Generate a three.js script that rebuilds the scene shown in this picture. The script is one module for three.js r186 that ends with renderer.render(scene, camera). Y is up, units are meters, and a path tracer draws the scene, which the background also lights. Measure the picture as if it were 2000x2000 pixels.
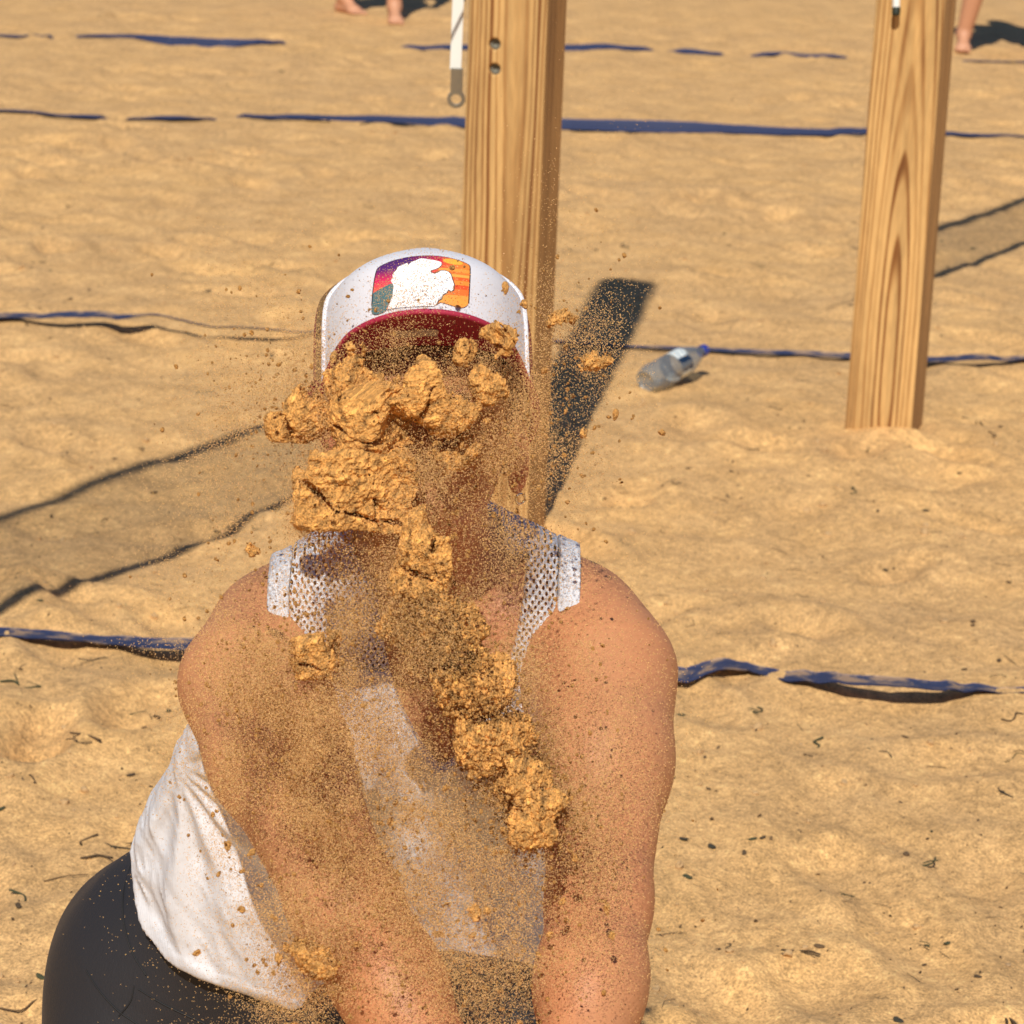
import * as THREE from 'three';
import { mergeGeometries, mergeVertices } from 'three/addons/utils/BufferGeometryUtils.js';

// ---------- camera, sky, sun, exposure ----------
const F = 5600, PITCH = Math.atan2(1563, F), CAM_H = 1.62, ROLL = Math.atan(0.0385);
const SP = Math.sin(PITCH), CP = Math.cos(PITCH);
const scene = new THREE.Scene();
const camera = new THREE.PerspectiveCamera(2 * Math.atan(1000 / F) * 180 / Math.PI, 1, 0.1, 2000);
camera.position.set(0, CAM_H, 0);
camera.rotation.set(-PITCH, 0, ROLL);
camera.focus = 2.75;
camera.userData.fStop = 16;
scene.add(camera);

const SUN_DIR = new THREE.Vector3(-0.086, 0.725, 0.684).normalize(); // towards the sun
{
  const w = 256, h = 128, data = new Float32Array(w * h * 4);
  for (let j = 0; j < h; j++) for (let i = 0; i < w; i++) {
    const el = ((j + 0.5) / h - 0.5) * Math.PI, az = ((i + 0.5) / w - 0.5) * 2 * Math.PI;
    const up = Math.max(0, Math.sin(el)), hz = Math.pow(1 - up, 4);
    let r = 0.085 + 0.30 * hz, g = 0.17 + 0.33 * hz, b = 0.40 + 0.25 * hz;
    if (el < 0) { r = 0.36; g = 0.44; b = 0.55; }
    const o = (j * w + i) * 4, k = 0.50;
    data[o] = r * k; data[o + 1] = g * k; data[o + 2] = b * k; data[o + 3] = 1;
  }
  const sky = new THREE.DataTexture(data, w, h, THREE.RGBAFormat, THREE.FloatType);
  sky.mapping = THREE.EquirectangularReflectionMapping; sky.magFilter = THREE.LinearFilter; sky.needsUpdate = true;
  scene.background = sky; scene.environment = sky;
}
const sun = new THREE.DirectionalLight(new THREE.Color(1.0, 0.945, 0.85), 4.2);
sun.position.copy(SUN_DIR).multiplyScalar(30).add(new THREE.Vector3(0, 0, -6));
sun.target.position.set(0, 0, -6);
sun.castShadow = true; sun.shadow.radius = 1.2; sun.shadow.mapSize.set(4096, 4096);
Object.assign(sun.shadow.camera, { left: -12, right: 12, top: 12, bottom: -12, near: 1, far: 70 });
scene.add(sun, sun.target);
const renderer = new THREE.WebGLRenderer({ antialias: true });
renderer.toneMapping = THREE.LinearToneMapping;
renderer.toneMappingExposure = 1.02;
renderer.shadowMap.enabled = true;

// ---------- helpers ----------
const V = (x, y, z) => new THREE.Vector3(x, y, z);
const C = (r, g, b) => new THREE.Color().setRGB(r, g, b);
function rng(seed) { let s = seed >>> 0; return () => { s = (s + 0x6D2B79F5) >>> 0; let t = s; t = Math.imul(t ^ (t >>> 15), t | 1); t ^= t + Math.imul(t ^ (t >>> 7), t | 61); return ((t ^ (t >>> 14)) >>> 0) / 4294967296; }; }
const gauss = (R) => Math.sqrt(-2 * Math.log(R() + 1e-9)) * Math.cos(6.28318 * R());
const lerp = (a, b, t) => a + (b - a) * t, clamp = (x, a = 0, b = 1) => x < a ? a : x > b ? b : x;
const smooth = (a, b, x) => { const t = clamp((x - a) / (b - a)); return t * t * (3 - 2 * t); };
const PERM = new Uint8Array(512); { const R = rng(7), p = [...Array(256).keys()]; for (let i = 255; i > 0; i--) { const j = Math.floor(R() * (i + 1)); [p[i], p[j]] = [p[j], p[i]]; } for (let i = 0; i < 512; i++) PERM[i] = p[i & 255]; }
function noise(x, y, z) { // gradient noise, -1..1
  const X = Math.floor(x), Y = Math.floor(y), Z = Math.floor(z); x -= X; y -= Y; z -= Z;
  const u = x * x * x * (x * (x * 6 - 15) + 10), v = y * y * y * (y * (y * 6 - 15) + 10), w = z * z * z * (z * (z * 6 - 15) + 10);
  const xi = X & 255, yi = Y & 255, zi = Z & 255;
  const A = PERM[xi] + yi, B = PERM[xi + 1] + yi, AA = PERM[A & 255] + zi, AB = PERM[(A + 1) & 255] + zi, BA = PERM[B & 255] + zi, BB = PERM[(B + 1) & 255] + zi;
  const g = (h, a, b, c) => { h &= 15; const p = h < 8 ? a : b, q = h < 4 ? b : (h === 12 || h === 14 ? a : c); return ((h & 1) ? -p : p) + ((h & 2) ? -q : q); };
  return lerp(lerp(lerp(g(PERM[AA & 511], x, y, z), g(PERM[BA & 511], x - 1, y, z), u), lerp(g(PERM[AB & 511], x, y - 1, z), g(PERM[BB & 511], x - 1, y - 1, z), u), v),
    lerp(lerp(g(PERM[(AA + 1) & 511], x, y, z - 1), g(PERM[(BA + 1) & 511], x - 1, y, z - 1), u), lerp(g(PERM[(AB + 1) & 511], x, y - 1, z - 1), g(PERM[(BB + 1) & 511], x - 1, y - 1, z - 1), u), v), w);
}
const fbm = (x, y, z, n = 4) => { let s = 0, a = 0.5; for (let i = 0; i < n; i++) { s += a * noise(x, y, z); x = x * 2.03 + 3.1; y = y * 2.03 + 1.7; z = z * 2.03 + 5.3; a *= 0.5; } return s; };
// a point of the place from where it stands in the photograph (2000 px) and its distance
const CR = Math.cos(ROLL), SR = Math.sin(ROLL), turnX = (px, py) => (px - 1000) * CR + (py - 1000) * SR, turnY = (px, py) => -(px - 1000) * SR + (py - 1000) * CR;
const P = (px, py, d) => { const xc = turnX(px, py) / F * d, yc = -turnY(px, py) / F * d; return V(xc, CAM_H - d * SP + yc * CP, -d * CP - yc * SP); };
const PX = (d) => d / F; // metres per photograph pixel at distance d

const usedNames = {};
const numbered = (n) => { const k = usedNames[n] = (usedNames[n] ?? -1) + 1; return k ? `${n}_${String(k).padStart(3, '0')}` : n; };
function mesh(name, geo, mat, parent) { const m = new THREE.Mesh(geo, mat); m.name = parent ? name : numbered(name); m.castShadow = m.receiveShadow = true; (parent || scene).add(m); return m; }
function tag(o, label, category, group, kind) { if (label) o.userData.label = label; if (category) o.userData.category = category; if (group) o.userData.group = group; if (kind) o.userData.kind = kind; return o; }
function groupAt(name, pos, turn = 0) { const g = new THREE.Group(); g.name = numbered(name); g.position.copy(pos); g.rotation.y = turn; scene.add(g); return g; }
function tex8(w, h, fn, srgb, repeat) { // fn(i, j) -> [r,g,b] 0..255
  const d = new Uint8Array(w * h * 4);
  for (let j = 0; j < h; j++) for (let i = 0; i < w; i++) { const c = fn(i, j), o = (j * w + i) * 4; d[o] = clamp(c[0], 0, 255); d[o + 1] = clamp(c[1], 0, 255); d[o + 2] = clamp(c[2], 0, 255); d[o + 3] = 255; }
  const t = new THREE.DataTexture(d, w, h); t.magFilter = THREE.LinearFilter; t.wrapS = t.wrapT = THREE.RepeatWrapping; if (srgb) t.colorSpace = THREE.SRGBColorSpace; if (repeat) t.repeat.set(repeat, repeat); t.needsUpdate = true; return t;
}
// wrapped, blurred white noise, normalised to -1..1 (about one sigma = 0.35)
function blurNoise(n, rad, seed, ry = rad) {
  const R = rng(seed); let a = new Float32Array(n * n); for (let i = 0; i < a.length; i++) a[i] = R() - 0.5;
  const pass = (src, r, horiz) => { const out = new Float32Array(n * n), m = n - 1; if (r < 1) return src;
    for (let l = 0; l < n; l++) { let s = 0; const at = horiz ? (k) => l * n + (k & m) : (k) => (k & m) * n + l; for (let k = -r; k <= r; k++) s += src[at(k)]; for (let k = 0; k < n; k++) { out[at(k)] = s; s += src[at(k + r + 1)] - src[at(k - r)]; } } return out; };
  for (let q = 0; q < 2; q++) { a = pass(a, rad, true); a = pass(a, ry, false); }
  let s2 = 0; for (const v of a) s2 += v * v; const k = 0.35 / Math.sqrt(s2 / a.length); for (let i = 0; i < a.length; i++) a[i] *= k; return a;
}

// ---------- sparse surface nets over a signed distance ----------
function meshSDF(f, lo, hi, cell, colorFn, uvFn) {
  const nx = Math.ceil((hi.x - lo.x) / cell) + 1, ny = Math.ceil((hi.y - lo.y) / cell) + 1, nz = Math.ceil((hi.z - lo.z) / cell) + 1;
  const val = new Float32Array(nx * ny * nz).fill(1), B = 8, rad = cell * B * 0.87 * 1.5 + 0.012;
  const at = (i, j, k) => (k * ny + j) * nx + i;
  for (let k0 = 0; k0 < nz; k0 += B) for (let j0 = 0; j0 < ny; j0 += B) for (let i0 = 0; i0 < nx; i0 += B) {
    const c = f(lo.x + (i0 + B / 2) * cell, lo.y + (j0 + B / 2) * cell, lo.z + (k0 + B / 2) * cell);
    const far = Math.abs(c) > rad, i1 = Math.min(i0 + B, nx), j1 = Math.min(j0 + B, ny), k1 = Math.min(k0 + B, nz);
    for (let k = k0; k < k1; k++) for (let j = j0; j < j1; j++) for (let i = i0; i < i1; i++) val[at(i, j, k)] = far ? c : f(lo.x + i * cell, lo.y + j * cell, lo.z + k * cell);
  }
  const idx = new Map(), pos = [], nor = [], col = [], uv = [], tri = [];
  const corners = [[0, 0, 0], [1, 0, 0], [0, 1, 0], [1, 1, 0], [0, 0, 1], [1, 0, 1], [0, 1, 1], [1, 1, 1]], edges = [[0, 1], [2, 3], [4, 5], [6, 7], [0, 2], [1, 3], [4, 6], [5, 7], [0, 4], [1, 5], [2, 6], [3, 7]];
  const cv = new Float32Array(8), e = cell * 0.5;
  for (let k = 0; k < nz - 1; k++) for (let j = 0; j < ny - 1; j++) for (let i = 0; i < nx - 1; i++) {
    let m = 0; const b = at(i, j, k);
    if (val[b] < 0) m++; if (val[b + 1] < 0) m++; if (val[b + nx] < 0) m++; if (val[b + nx + 1] < 0) m++;
    const b2 = b + nx * ny; if (val[b2] < 0) m++; if (val[b2 + 1] < 0) m++; if (val[b2 + nx] < 0) m++; if (val[b2 + nx + 1] < 0) m++;
    if (m === 0 || m === 8) continue;
    cv[0] = val[b]; cv[1] = val[b + 1]; cv[2] = val[b + nx]; cv[3] = val[b + nx + 1]; cv[4] = val[b2]; cv[5] = val[b2 + 1]; cv[6] = val[b2 + nx]; cv[7] = val[b2 + nx + 1];
    let sx = 0, sy = 0, sz = 0, n = 0;
    for (const [p, q] of edges) if ((cv[p] < 0) !== (cv[q] < 0)) { const t = cv[p] / (cv[p] - cv[q]); sx += lerp(corners[p][0], corners[q][0], t); sy += lerp(corners[p][1], corners[q][1], t); sz += lerp(corners[p][2], corners[q][2], t); n++; }
    let x = lo.x + (i + sx / n) * cell, y = lo.y + (j + sy / n) * cell, z = lo.z + (k + sz / n) * cell;
    let gx = f(x + e, y, z) - f(x - e, y, z), gy = f(x, y + e, z) - f(x, y - e, z), gz = f(x, y, z + e) - f(x, y, z - e);
    const L = Math.hypot(gx, gy, gz) || 1; gx /= L; gy /= L; gz /= L;
    idx.set(b, pos.length / 3); pos.push(x, y, z); nor.push(gx, gy, gz);
    if (colorFn) col.push(...colorFn(x, y, z, gx, gy, gz)); if (uvFn) uv.push(...uvFn(x, y, z)); else uv.push(x, y);
  }
  const quad = (a, b, c, d, flip) => { const A = idx.get(a), Bq = idx.get(b), Cq = idx.get(c), D = idx.get(d); if (A === undefined || Bq === undefined || Cq === undefined || D === undefined) return; flip ? tri.push(A, Cq, Bq, A, D, Cq) : tri.push(A, Bq, Cq, A, Cq, D); };
  for (let k = 1; k < nz - 1; k++) for (let j = 1; j < ny - 1; j++) for (let i = 1; i < nx - 1; i++) {
    const b = at(i, j, k), s = val[b] < 0;
    if (s !== (val[b + 1] < 0)) quad(b, b - nx, b - nx - nx * ny, b - nx * ny, s ? false : true) ;
    if (s !== (val[b + nx] < 0)) quad(b, b - nx * ny, b - 1 - nx * ny, b - 1, s ? false : true);
    if (s !== (val[b + nx * ny] < 0)) quad(b, b - 1, b - 1 - nx, b - nx, s ? false : true);
  }
  const g = new THREE.BufferGeometry();
  g.setAttribute('position', new THREE.Float32BufferAttribute(pos, 3)); g.setAttribute('normal', new THREE.Float32BufferAttribute(nor, 3)); g.setAttribute('uv', new THREE.Float32BufferAttribute(uv, 2));
  if (colorFn) g.setAttribute('color', new THREE.Float32BufferAttribute(col, 3));
  // make the winding agree with the normals
  let agree = 0; for (let t = 0; t < Math.min(tri.length, 3000); t += 3) { const [a, b, c] = [tri[t] * 3, tri[t + 1] * 3, tri[t + 2] * 3]; const ux = pos[b] - pos[a], uy = pos[b + 1] - pos[a + 1], uz = pos[b + 2] - pos[a + 2], vx = pos[c] - pos[a], vy = pos[c + 1] - pos[a + 1], vz = pos[c + 2] - pos[a + 2]; agree += Math.sign((uy * vz - uz * vy) * nor[a] + (uz * vx - ux * vz) * nor[a + 1] + (ux * vy - uy * vx) * nor[a + 2]); }
  if (agree < 0) for (let t = 0; t < tri.length; t += 3) { const q = tri[t + 1]; tri[t + 1] = tri[t + 2]; tri[t + 2] = q; }
  g.setIndex(tri); return g;
}
const smin = (a, b, k) => { const h = Math.max(k - Math.abs(a - b), 0) / k; return Math.min(a, b) - h * h * k * 0.25; };
const smax = (a, b, k) => -smin(-a, -b, k);
function capsule(a, b, ra, rb) { // tapered
  const dx = b.x - a.x, dy = b.y - a.y, dz = b.z - a.z, L = dx * dx + dy * dy + dz * dz;
  return (x, y, z) => { const px = x - a.x, py = y - a.y, pz = z - a.z; const t = clamp((px * dx + py * dy + pz * dz) / L); return Math.hypot(px - dx * t, py - dy * t, pz - dz * t) - lerp(ra, rb, t); };
}
function ellipsoid(c, ax, ay, az, r) { // orthonormal axes, radii r[]
  return (x, y, z) => { const px = x - c.x, py = y - c.y, pz = z - c.z; const u = (px * ax.x + py * ax.y + pz * ax.z), v = (px * ay.x + py * ay.y + pz * ay.z), w = (px * az.x + py * az.y + pz * az.z);
    const k0 = Math.hypot(u / r[0], v / r[1], w / r[2]), k1 = Math.hypot(u / (r[0] * r[0]), v / (r[1] * r[1]), w / (r[2] * r[2])); return k1 < 1e-9 ? -Math.min(...r) : k0 * (k0 - 1) / k1; };
}
const union = (list, k) => (x, y, z) => { let d = list[0](x, y, z); for (let i = 1; i < list.length; i++) d = smin(d, list[i](x, y, z), k); return d; };
// ---------- the sand ----------
const DENTS = []; // [x, z, along, across, turn, depth]
{
  const R = rng(21);
  for (let i = 0; i < 560; i++) {
    const d = 2.6 + 13 * R(), x = (R() - 0.5) * (1.2 + d * 0.5);
    DENTS.push([x, -d, 0.10 + 0.06 * R(), 0.045 + 0.03 * R(), R() * 6.28, 0.008 + 0.016 * R()]);
  }
}
const DENT_GRID = new Map();
function addDent(D) { for (let i = Math.floor((D[0] - 0.4) * 2); i <= Math.floor((D[0] + 0.4) * 2); i++) for (let j = Math.floor((D[1] - 0.4) * 2); j <= Math.floor((D[1] + 0.4) * 2); j++) { const k = i * 1000 + j; if (!DENT_GRID.has(k)) DENT_GRID.set(k, []); DENT_GRID.get(k).push(D); } }
DENTS.forEach(addDent);
function height(x, z) {
  const wx = x + 0.10 * noise(x * 1.7, 3.3, z * 1.7), wz = z + 0.10 * noise(x * 1.7, 8.3, z * 1.7);
  let h = 0.016 * noise(x * 0.9, 0.5, z * 0.9) + 0.014 * noise(wx * 2.3, 4.5, wz * 2.3);
  h += 0.020 * (0.30 - Math.abs(noise(wx * 3.0, 11.2, wz * 3.6))) + 0.012 * (0.30 - Math.abs(noise(wx * 5.6 + 9, 1.2, wz * 6.6)));
  const rough = smooth(-0.15, 0.35, noise(x * 1.6 + 5, 9.1, z * 1.6));
  h += 0.0042 * noise(x * 13, 2.2, z * 15) + rough * (0.0048 * (0.3 - Math.abs(noise(x * 24, 6.2, z * 27))) + 0.0026 * noise(x * 50, 1.2, z * 55));
  const L = DENT_GRID.get(Math.floor(x * 2) * 1000 + Math.floor(z * 2));
  if (L) for (const [dx, dz, a, b, t, dep] of L) {
    const c = Math.cos(t), s = Math.sin(t), px = x - dx, pz = z - dz, u = (px * c + pz * s) / a, v = (-px * s + pz * c) / b, q = u * u + v * v;
    if (q < 5) h += dep * (-Math.exp(-q * 1.1) + 0.55 * Math.exp(-5 * (Math.sqrt(q) - 1.35) ** 2));
  }
  return h;
}
function G(px, py, lift = 0) { // where the line of sight meets the sand
  let y = 0, p; for (let i = 0; i < 8; i++) { const d = (CAM_H - y) * F / CP / (turnY(px, py) + 1563); p = P(px, py, d); y = height(p.x, p.z); } p.y = y + lift; return p;
}
{
  const N = 1024, a = blurNoise(N, 1, 31), b = blurNoise(N, 6, 32), c = blurNoise(N, 40, 33), w = blurNoise(N, 0, 34);
  const R = rng(5);
  const sandMap = tex8(N, N, (i, j) => { const o = j * N + i; const t = 1 + 0.20 * a[o] + 0.10 * b[o] + 0.07 * c[o] + 0.24 * w[o], q = R(); const e = q < 0.006 ? 0.55 : q > 0.995 ? 1.2 : 1; const g = (0.5 + 0.5 * b[o]) * 3; return [216 * t * e - g * 0.4, 171 * t * e, 112 * t * e + g]; }, true);
  const sandBump = tex8(N, N, (i, j) => { const o = j * N + i; const v = 128 + 60 * w[o] + 45 * a[o] + 40 * b[o]; return [v, v, v]; }, false);
  const sandMat = new THREE.MeshStandardMaterial({ map: sandMap, bumpMap: sandBump, bumpScale: 0.0026, roughness: 0.95, vertexColors: true });
  sandMat.name = 'dry sand';
  const xs = [], zs = [];
  const grow = (from, to, step0, k) => { const out = []; let v = from, s = step0; while (v < to) { out.push(v); s = step0 * (1 + k * Math.max(0, v - from)); v += s; } out.push(to); return out; };
  const half = grow(0, 3.4, 0.0095, 0.55); for (let i = half.length - 1; i > 0; i--) xs.push(-half[i]); xs.push(...half);
  for (const d of grow(2.4, 16.5, 0.0105, 0.42)) zs.push(-d);
  xs.unshift(-300, -80, -25, -10, -5.5); xs.push(5.5, 10, 25, 80, 300);
  zs.unshift(300, 80, 20, 5, 0, -1.2, -2.0); zs.push(-18, -22, -30, -60, -150, -500);
  const nx = xs.length, nz = zs.length, pos = new Float32Array(nx * nz * 3), uv = new Float32Array(nx * nz * 2), col = new Float32Array(nx * nz * 3), ind = new Uint32Array((nx - 1) * (nz - 1) * 6);
  let o = 0;
  for (let j = 0; j < nz; j++) for (let i = 0; i < nx; i++, o++) {
    const x = xs[i], z = zs[j]; pos[o * 3] = x; pos[o * 3 + 1] = height(x, z); pos[o * 3 + 2] = z; uv[o * 2] = x / 0.9; uv[o * 2 + 1] = -z / 0.9;
    const m = 0.5 + 0.5 * clamp(2.2 * fbm(x * 1.3, 7.7, z * 1.3, 3), -1, 1), q = 0.5 + 0.5 * clamp(2 * noise(x * 9, 3.1, z * 9), -1, 1);
    col[o * 3] = 0.93 + 0.07 * m; col[o * 3 + 1] = 0.92 + 0.06 * m + 0.02 * q; col[o * 3 + 2] = 0.90 + 0.07 * q;
  }
  o = 0; for (let j = 0; j < nz - 1; j++) for (let i = 0; i < nx - 1; i++) { const a0 = j * nx + i, b0 = a0 + 1, c0 = a0 + nx, d0 = c0 + 1; ind.set([a0, b0, c0, b0, d0, c0], o); o += 6; }
  const g = new THREE.BufferGeometry(); g.setAttribute('position', new THREE.BufferAttribute(pos, 3)); g.setAttribute('uv', new THREE.BufferAttribute(uv, 2)); g.setAttribute('color', new THREE.BufferAttribute(col, 3)); g.setIndex(new THREE.BufferAttribute(ind, 1)); g.computeVertexNormals();
  const s = mesh('sand_ground', g, sandMat); tag(s, 'trodden tan beach sand of the volleyball court', 'sand', null, 'structure');
  0 && console.log('ground', nx, nz);
}
// ---------- posts, nets, hanging fittings ----------
function woodMap(seed, centers) { // four faces side by side; each centre: [offset of the heart across the face, ring spacing, arch strength]
  const W = 1024, H = 2048, R = rng(seed), off = R() * 50;
  return tex8(W, H, (i, j) => {
    const face = Math.floor(i / 256), u = (i % 256) / 256 - 0.5, v = j / H * 2.6, [cx, sp, arch] = centers[face];
    const wob = 0.045 * noise(u * 2 + off, v * 1.3, face * 3) + 0.022 * noise(u * 5 + off, v * 3.5, face * 3 + 1) + 0.006 * noise(u * 12, v * 9, off);
    const dep = 0.16 + arch * (0.5 + noise(off + face, v * 0.85, 2.2)) + 0.02 * noise(u * 3, v * 4, off);
    let r = Math.hypot(u - cx + wob, Math.max(0.02, dep)) / sp; r += 0.55 * noise(r * 0.8, off, face) + 0.16 * noise(u * 9, v * 2.2, off + face);
    const k = Math.floor(r), fr = r - k, hsh = PERM[(k * 7 + face * 31 + seed) & 255] / 255, wid = 0.18 * noise(v * 1.7, k * 3.3, face);
    const late = smooth(0.22 + 0.30 * hsh + wid, 0.80, fr) * (1 - smooth(0.86, 1, fr)) * (0.30 + 0.75 * hsh) * (0.85 + 0.5 * noise(u * 14, v * 3.1, k));
    const fib = 0.10 * noise(u * 110, v * 4, face) + 0.09 * noise(u * 45, v * 1.4, face + 9), blot = 0.20 * fbm(u * 2.5 + 3 * face, v * 1.6, off, 4) + 0.05 * noise(u * 30, v * 30, off);
    const crack = smooth(0.955, 1, 1 - Math.abs(u - 0.16 - 0.05 * noise(v * 1.5, off, face)) * 12) * smooth(0.0, 0.3, noise(v * 0.9, off + 4, face));
    const t = clamp(late * 1.05 + fib * 1.3 - blot * 1.2 + 0.05, 0, 1), L = (1 + fib + blot) * (1 - 0.55 * crack);
    return [lerp(207, 122, t) * L, lerp(166, 74, t) * L, lerp(106, 30, t) * L];
  }, true);
}
const POST_W = 0.158;
function post(name, basePx, basePy, topShift, yaw, mapTex, H, label, holes) {
  const g0 = G(basePx, basePy), base = V(g0.x, 0, g0.z - POST_W * 0.5);
  const root = groupAt(name, base); tag(root, label, 'post');
  const hw = POST_W / 2, bev = 0.004, s = new THREE.Shape();
  s.moveTo(-hw + bev, -0.35); s.lineTo(hw - bev, -0.35); s.lineTo(hw - bev, H); s.lineTo(-hw + bev, H); s.closePath();
  const spots = [];
  for (const [px, py] of holes || []) { // on the front face
    const d = -(base.z + hw) / CP, p0 = P(px, py, d), k = (base.z + hw + 0) / p0.z; const p = P(px, py, d * k); const y = p.y, x = (p.x - base.x - y * topShift) / Math.cos(yaw) + Math.tan(-yaw) * 0; spots.push([x, y]);
    const hole = new THREE.Path(); hole.absarc(x, y, 0.0150, 0, Math.PI * 2, true); s.holes.push(hole);
  }
  const g = new THREE.ExtrudeGeometry(s, { depth: POST_W - 2 * bev, bevelEnabled: true, bevelThickness: bev, bevelSize: bev, bevelSegments: 2, steps: 1, curveSegments: 20 });
  g.translate(0, 0, -hw + bev);
  const p = g.attributes.position, n = g.attributes.normal, uv = g.attributes.uv, R = rng(3);
  for (let i = 0; i < p.count; i++) { const ax = Math.abs(n.getX(i)), az = Math.abs(n.getZ(i)); const face = az >= ax ? (n.getZ(i) > 0 ? 0 : 2) : (n.getX(i) > 0 ? 1 : 3), across = face === 0 ? p.getX(i) : face === 2 ? -p.getX(i) : face === 1 ? -p.getZ(i) : p.getZ(i); uv.setXY(i, (face + clamp(across / POST_W + 0.5, 0.01, 0.99)) / 4, clamp(p.getY(i) / 2.6 + 0.02, 0.001, 0.999)); }
  const m = new THREE.MeshStandardMaterial({ map: mapTex, roughness: 0.82, bumpMap: mapTex, bumpScale: 0.0008 });
  const body = mesh('post_timber', g, m, root); body.rotation.y = yaw; body.matrixAutoUpdate = true;
  root.rotation.z = -Math.atan(topShift);
  const steel = new THREE.MeshStandardMaterial({ color: C(0.20, 0.19, 0.15), metalness: 0.4, roughness: 0.7 }), dark = new THREE.MeshStandardMaterial({ color: C(0.03, 0.028, 0.022), roughness: 0.9 });
  spots.forEach(([x, y], i) => {
    const pts = [[0.0001, 0], [0.0055, 0], [0.0055, 0.003], [0.0065, 0.0045], [0.0122, 0.0045], [0.0122, 0.001]].map(([a, b]) => new THREE.Vector2(a, b));
    const w = mesh('bolt', new THREE.LatheGeometry(pts, 24), steel, body); w.rotation.x = Math.PI / 2; w.position.set(x, y, hw - 0.013);
    const h = mesh('bolt_recess', new THREE.CylinderGeometry(0.0148, 0.0148, 0.012, 20), dark, body); h.rotation.x = Math.PI / 2; h.position.set(x, y, hw - 0.020);
  });
  return { root, base, top: (y, lx = 0, lz = 0) => V(lx, y, lz).applyEuler(new THREE.Euler(0, yaw, 0)).applyAxisAngle(V(0, 0, 1), -Math.atan(topShift)).add(base) };
}
const mapA = woodMap(11, [[0.10, 0.052, 0.14], [-0.6, 0.06, 0.10], [0.2, 0.06, 0.1], [0.6, 0.06, 0.1]]);
const mapB = woodMap(29, [[0.08, 0.060, 0.26], [0.7, 0.07, 0.10], [0.2, 0.06, 0.1], [0.6, 0.06, 0.1]]);
const POST_H = 2.80;
const postA = post('wooden_post', 972, 1075, 0.0003, -0.245, mapA, POST_H, 'square wooden net post rising behind the sand-hit player, with two bolts', [[985, 88], [985, 137]]);
const postB = post('wooden_post', 1734, 846, 0.0025, -0.305, mapB, POST_H, 'square wooden post to the right beyond the plastic bottle', []);
0 && console.log('postA', postA.base, 'top', postA.top(POST_H), 'postB', postB.base);
const tapeMat = new THREE.MeshStandardMaterial({ color: C(0.03, 0.045, 0.11), roughness: 0.8 });
const cordMat = new THREE.MeshStandardMaterial({ color: C(0.03, 0.03, 0.035), roughness: 0.9 });
function net(from, dir, len, y0, y1, label) {
  const root = groupAt('volleyball_net', V(from.x, 0, from.z)); tag(root, label, 'net');
  const ang = Math.atan2(-dir.z, dir.x); root.rotation.y = ang;
  const band = (name, y, hgt) => { const g = new THREE.BoxGeometry(len, hgt, 0.004, 40, 1, 1); g.translate(len / 2, 0, 0); const p = g.attributes.position; for (let i = 0; i < p.count; i++) { const x = p.getX(i); p.setY(i, p.getY(i) + y - 0.05 * Math.sin(Math.PI * x / len)); p.setZ(i, p.getZ(i) + 0.01 * Math.sin(x * 5)); } g.computeVertexNormals(); return mesh(name, g, tapeMat, root); };
  band('top_tape', y1, 0.11); band('bottom_tape', y0, 0.075);
  const parts = [], step = 0.045; for (const [y, l] of [[y1, 0.62], [y0, 0.62]]) { const g = new THREE.CylinderGeometry(0.003, 0.003, l, 8); g.rotateZ(Math.PI / 2); g.translate(-l / 2, y, 0); mesh('tie_rope', g, cordMat, root); }
  for (let x = step; x < len; x += step) { const b = new THREE.BoxGeometry(0.0019, y1 - y0 - 0.02, 0.003); b.translate(x, (y0 + y1) / 2 - 0.05 * Math.sin(Math.PI * x / len), 0); parts.push(b); }
  for (let y = y0 + step; y < y1 - 0.02; y += step) for (let s = 0; s < 10; s++) { const b = new THREE.BoxGeometry(len / 10, 0.0019, 0.0015); b.translate((s + 0.5) * len / 10, y - 0.05 * Math.sin(Math.PI * (s + 0.5) / 10), 0); parts.push(b); }
  const m = mesh('netting', mergeGeometries(parts), cordMat, root); m.userData.kind = 'stuff';
  return root;
}
// shadow points on the sand give the nets' run: a shadow point moved back along the sun by its height
const unshade = (p, y) => p.clone().addScaledVector(SUN_DIR, (y - p.y) / SUN_DIR.y);
const NET_TOP = 2.55, NET_LOW = 1.37;
{
  const a = postA.top(NET_TOP), q = unshade(G(20, 1000), NET_TOP), dir = V(q.x - a.x, 0, q.z - a.z).normalize();
  const s = a.clone().addScaledVector(dir, 0.75);
  net(s, dir, 7.5, NET_LOW, NET_TOP, 'dark net strung from the bolted post, casting the banded shadow at left');
  const b = postB.top(2.2), q1 = unshade(G(1830, 447), 2.27), q2 = unshade(G(2000, 392), 2.27), d2 = V(q2.x - q1.x, 0, q2.z - q1.z).normalize();
  net(q1.clone().addScaledVector(d2, -0.16), d2, 7.5, 1.35, 2.27, 'dark net strung beyond the right post, casting the shadow at the right edge');
  0 && console.log('netdir', dir, d2, 'q1', q1, 'b', b);
}
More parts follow.
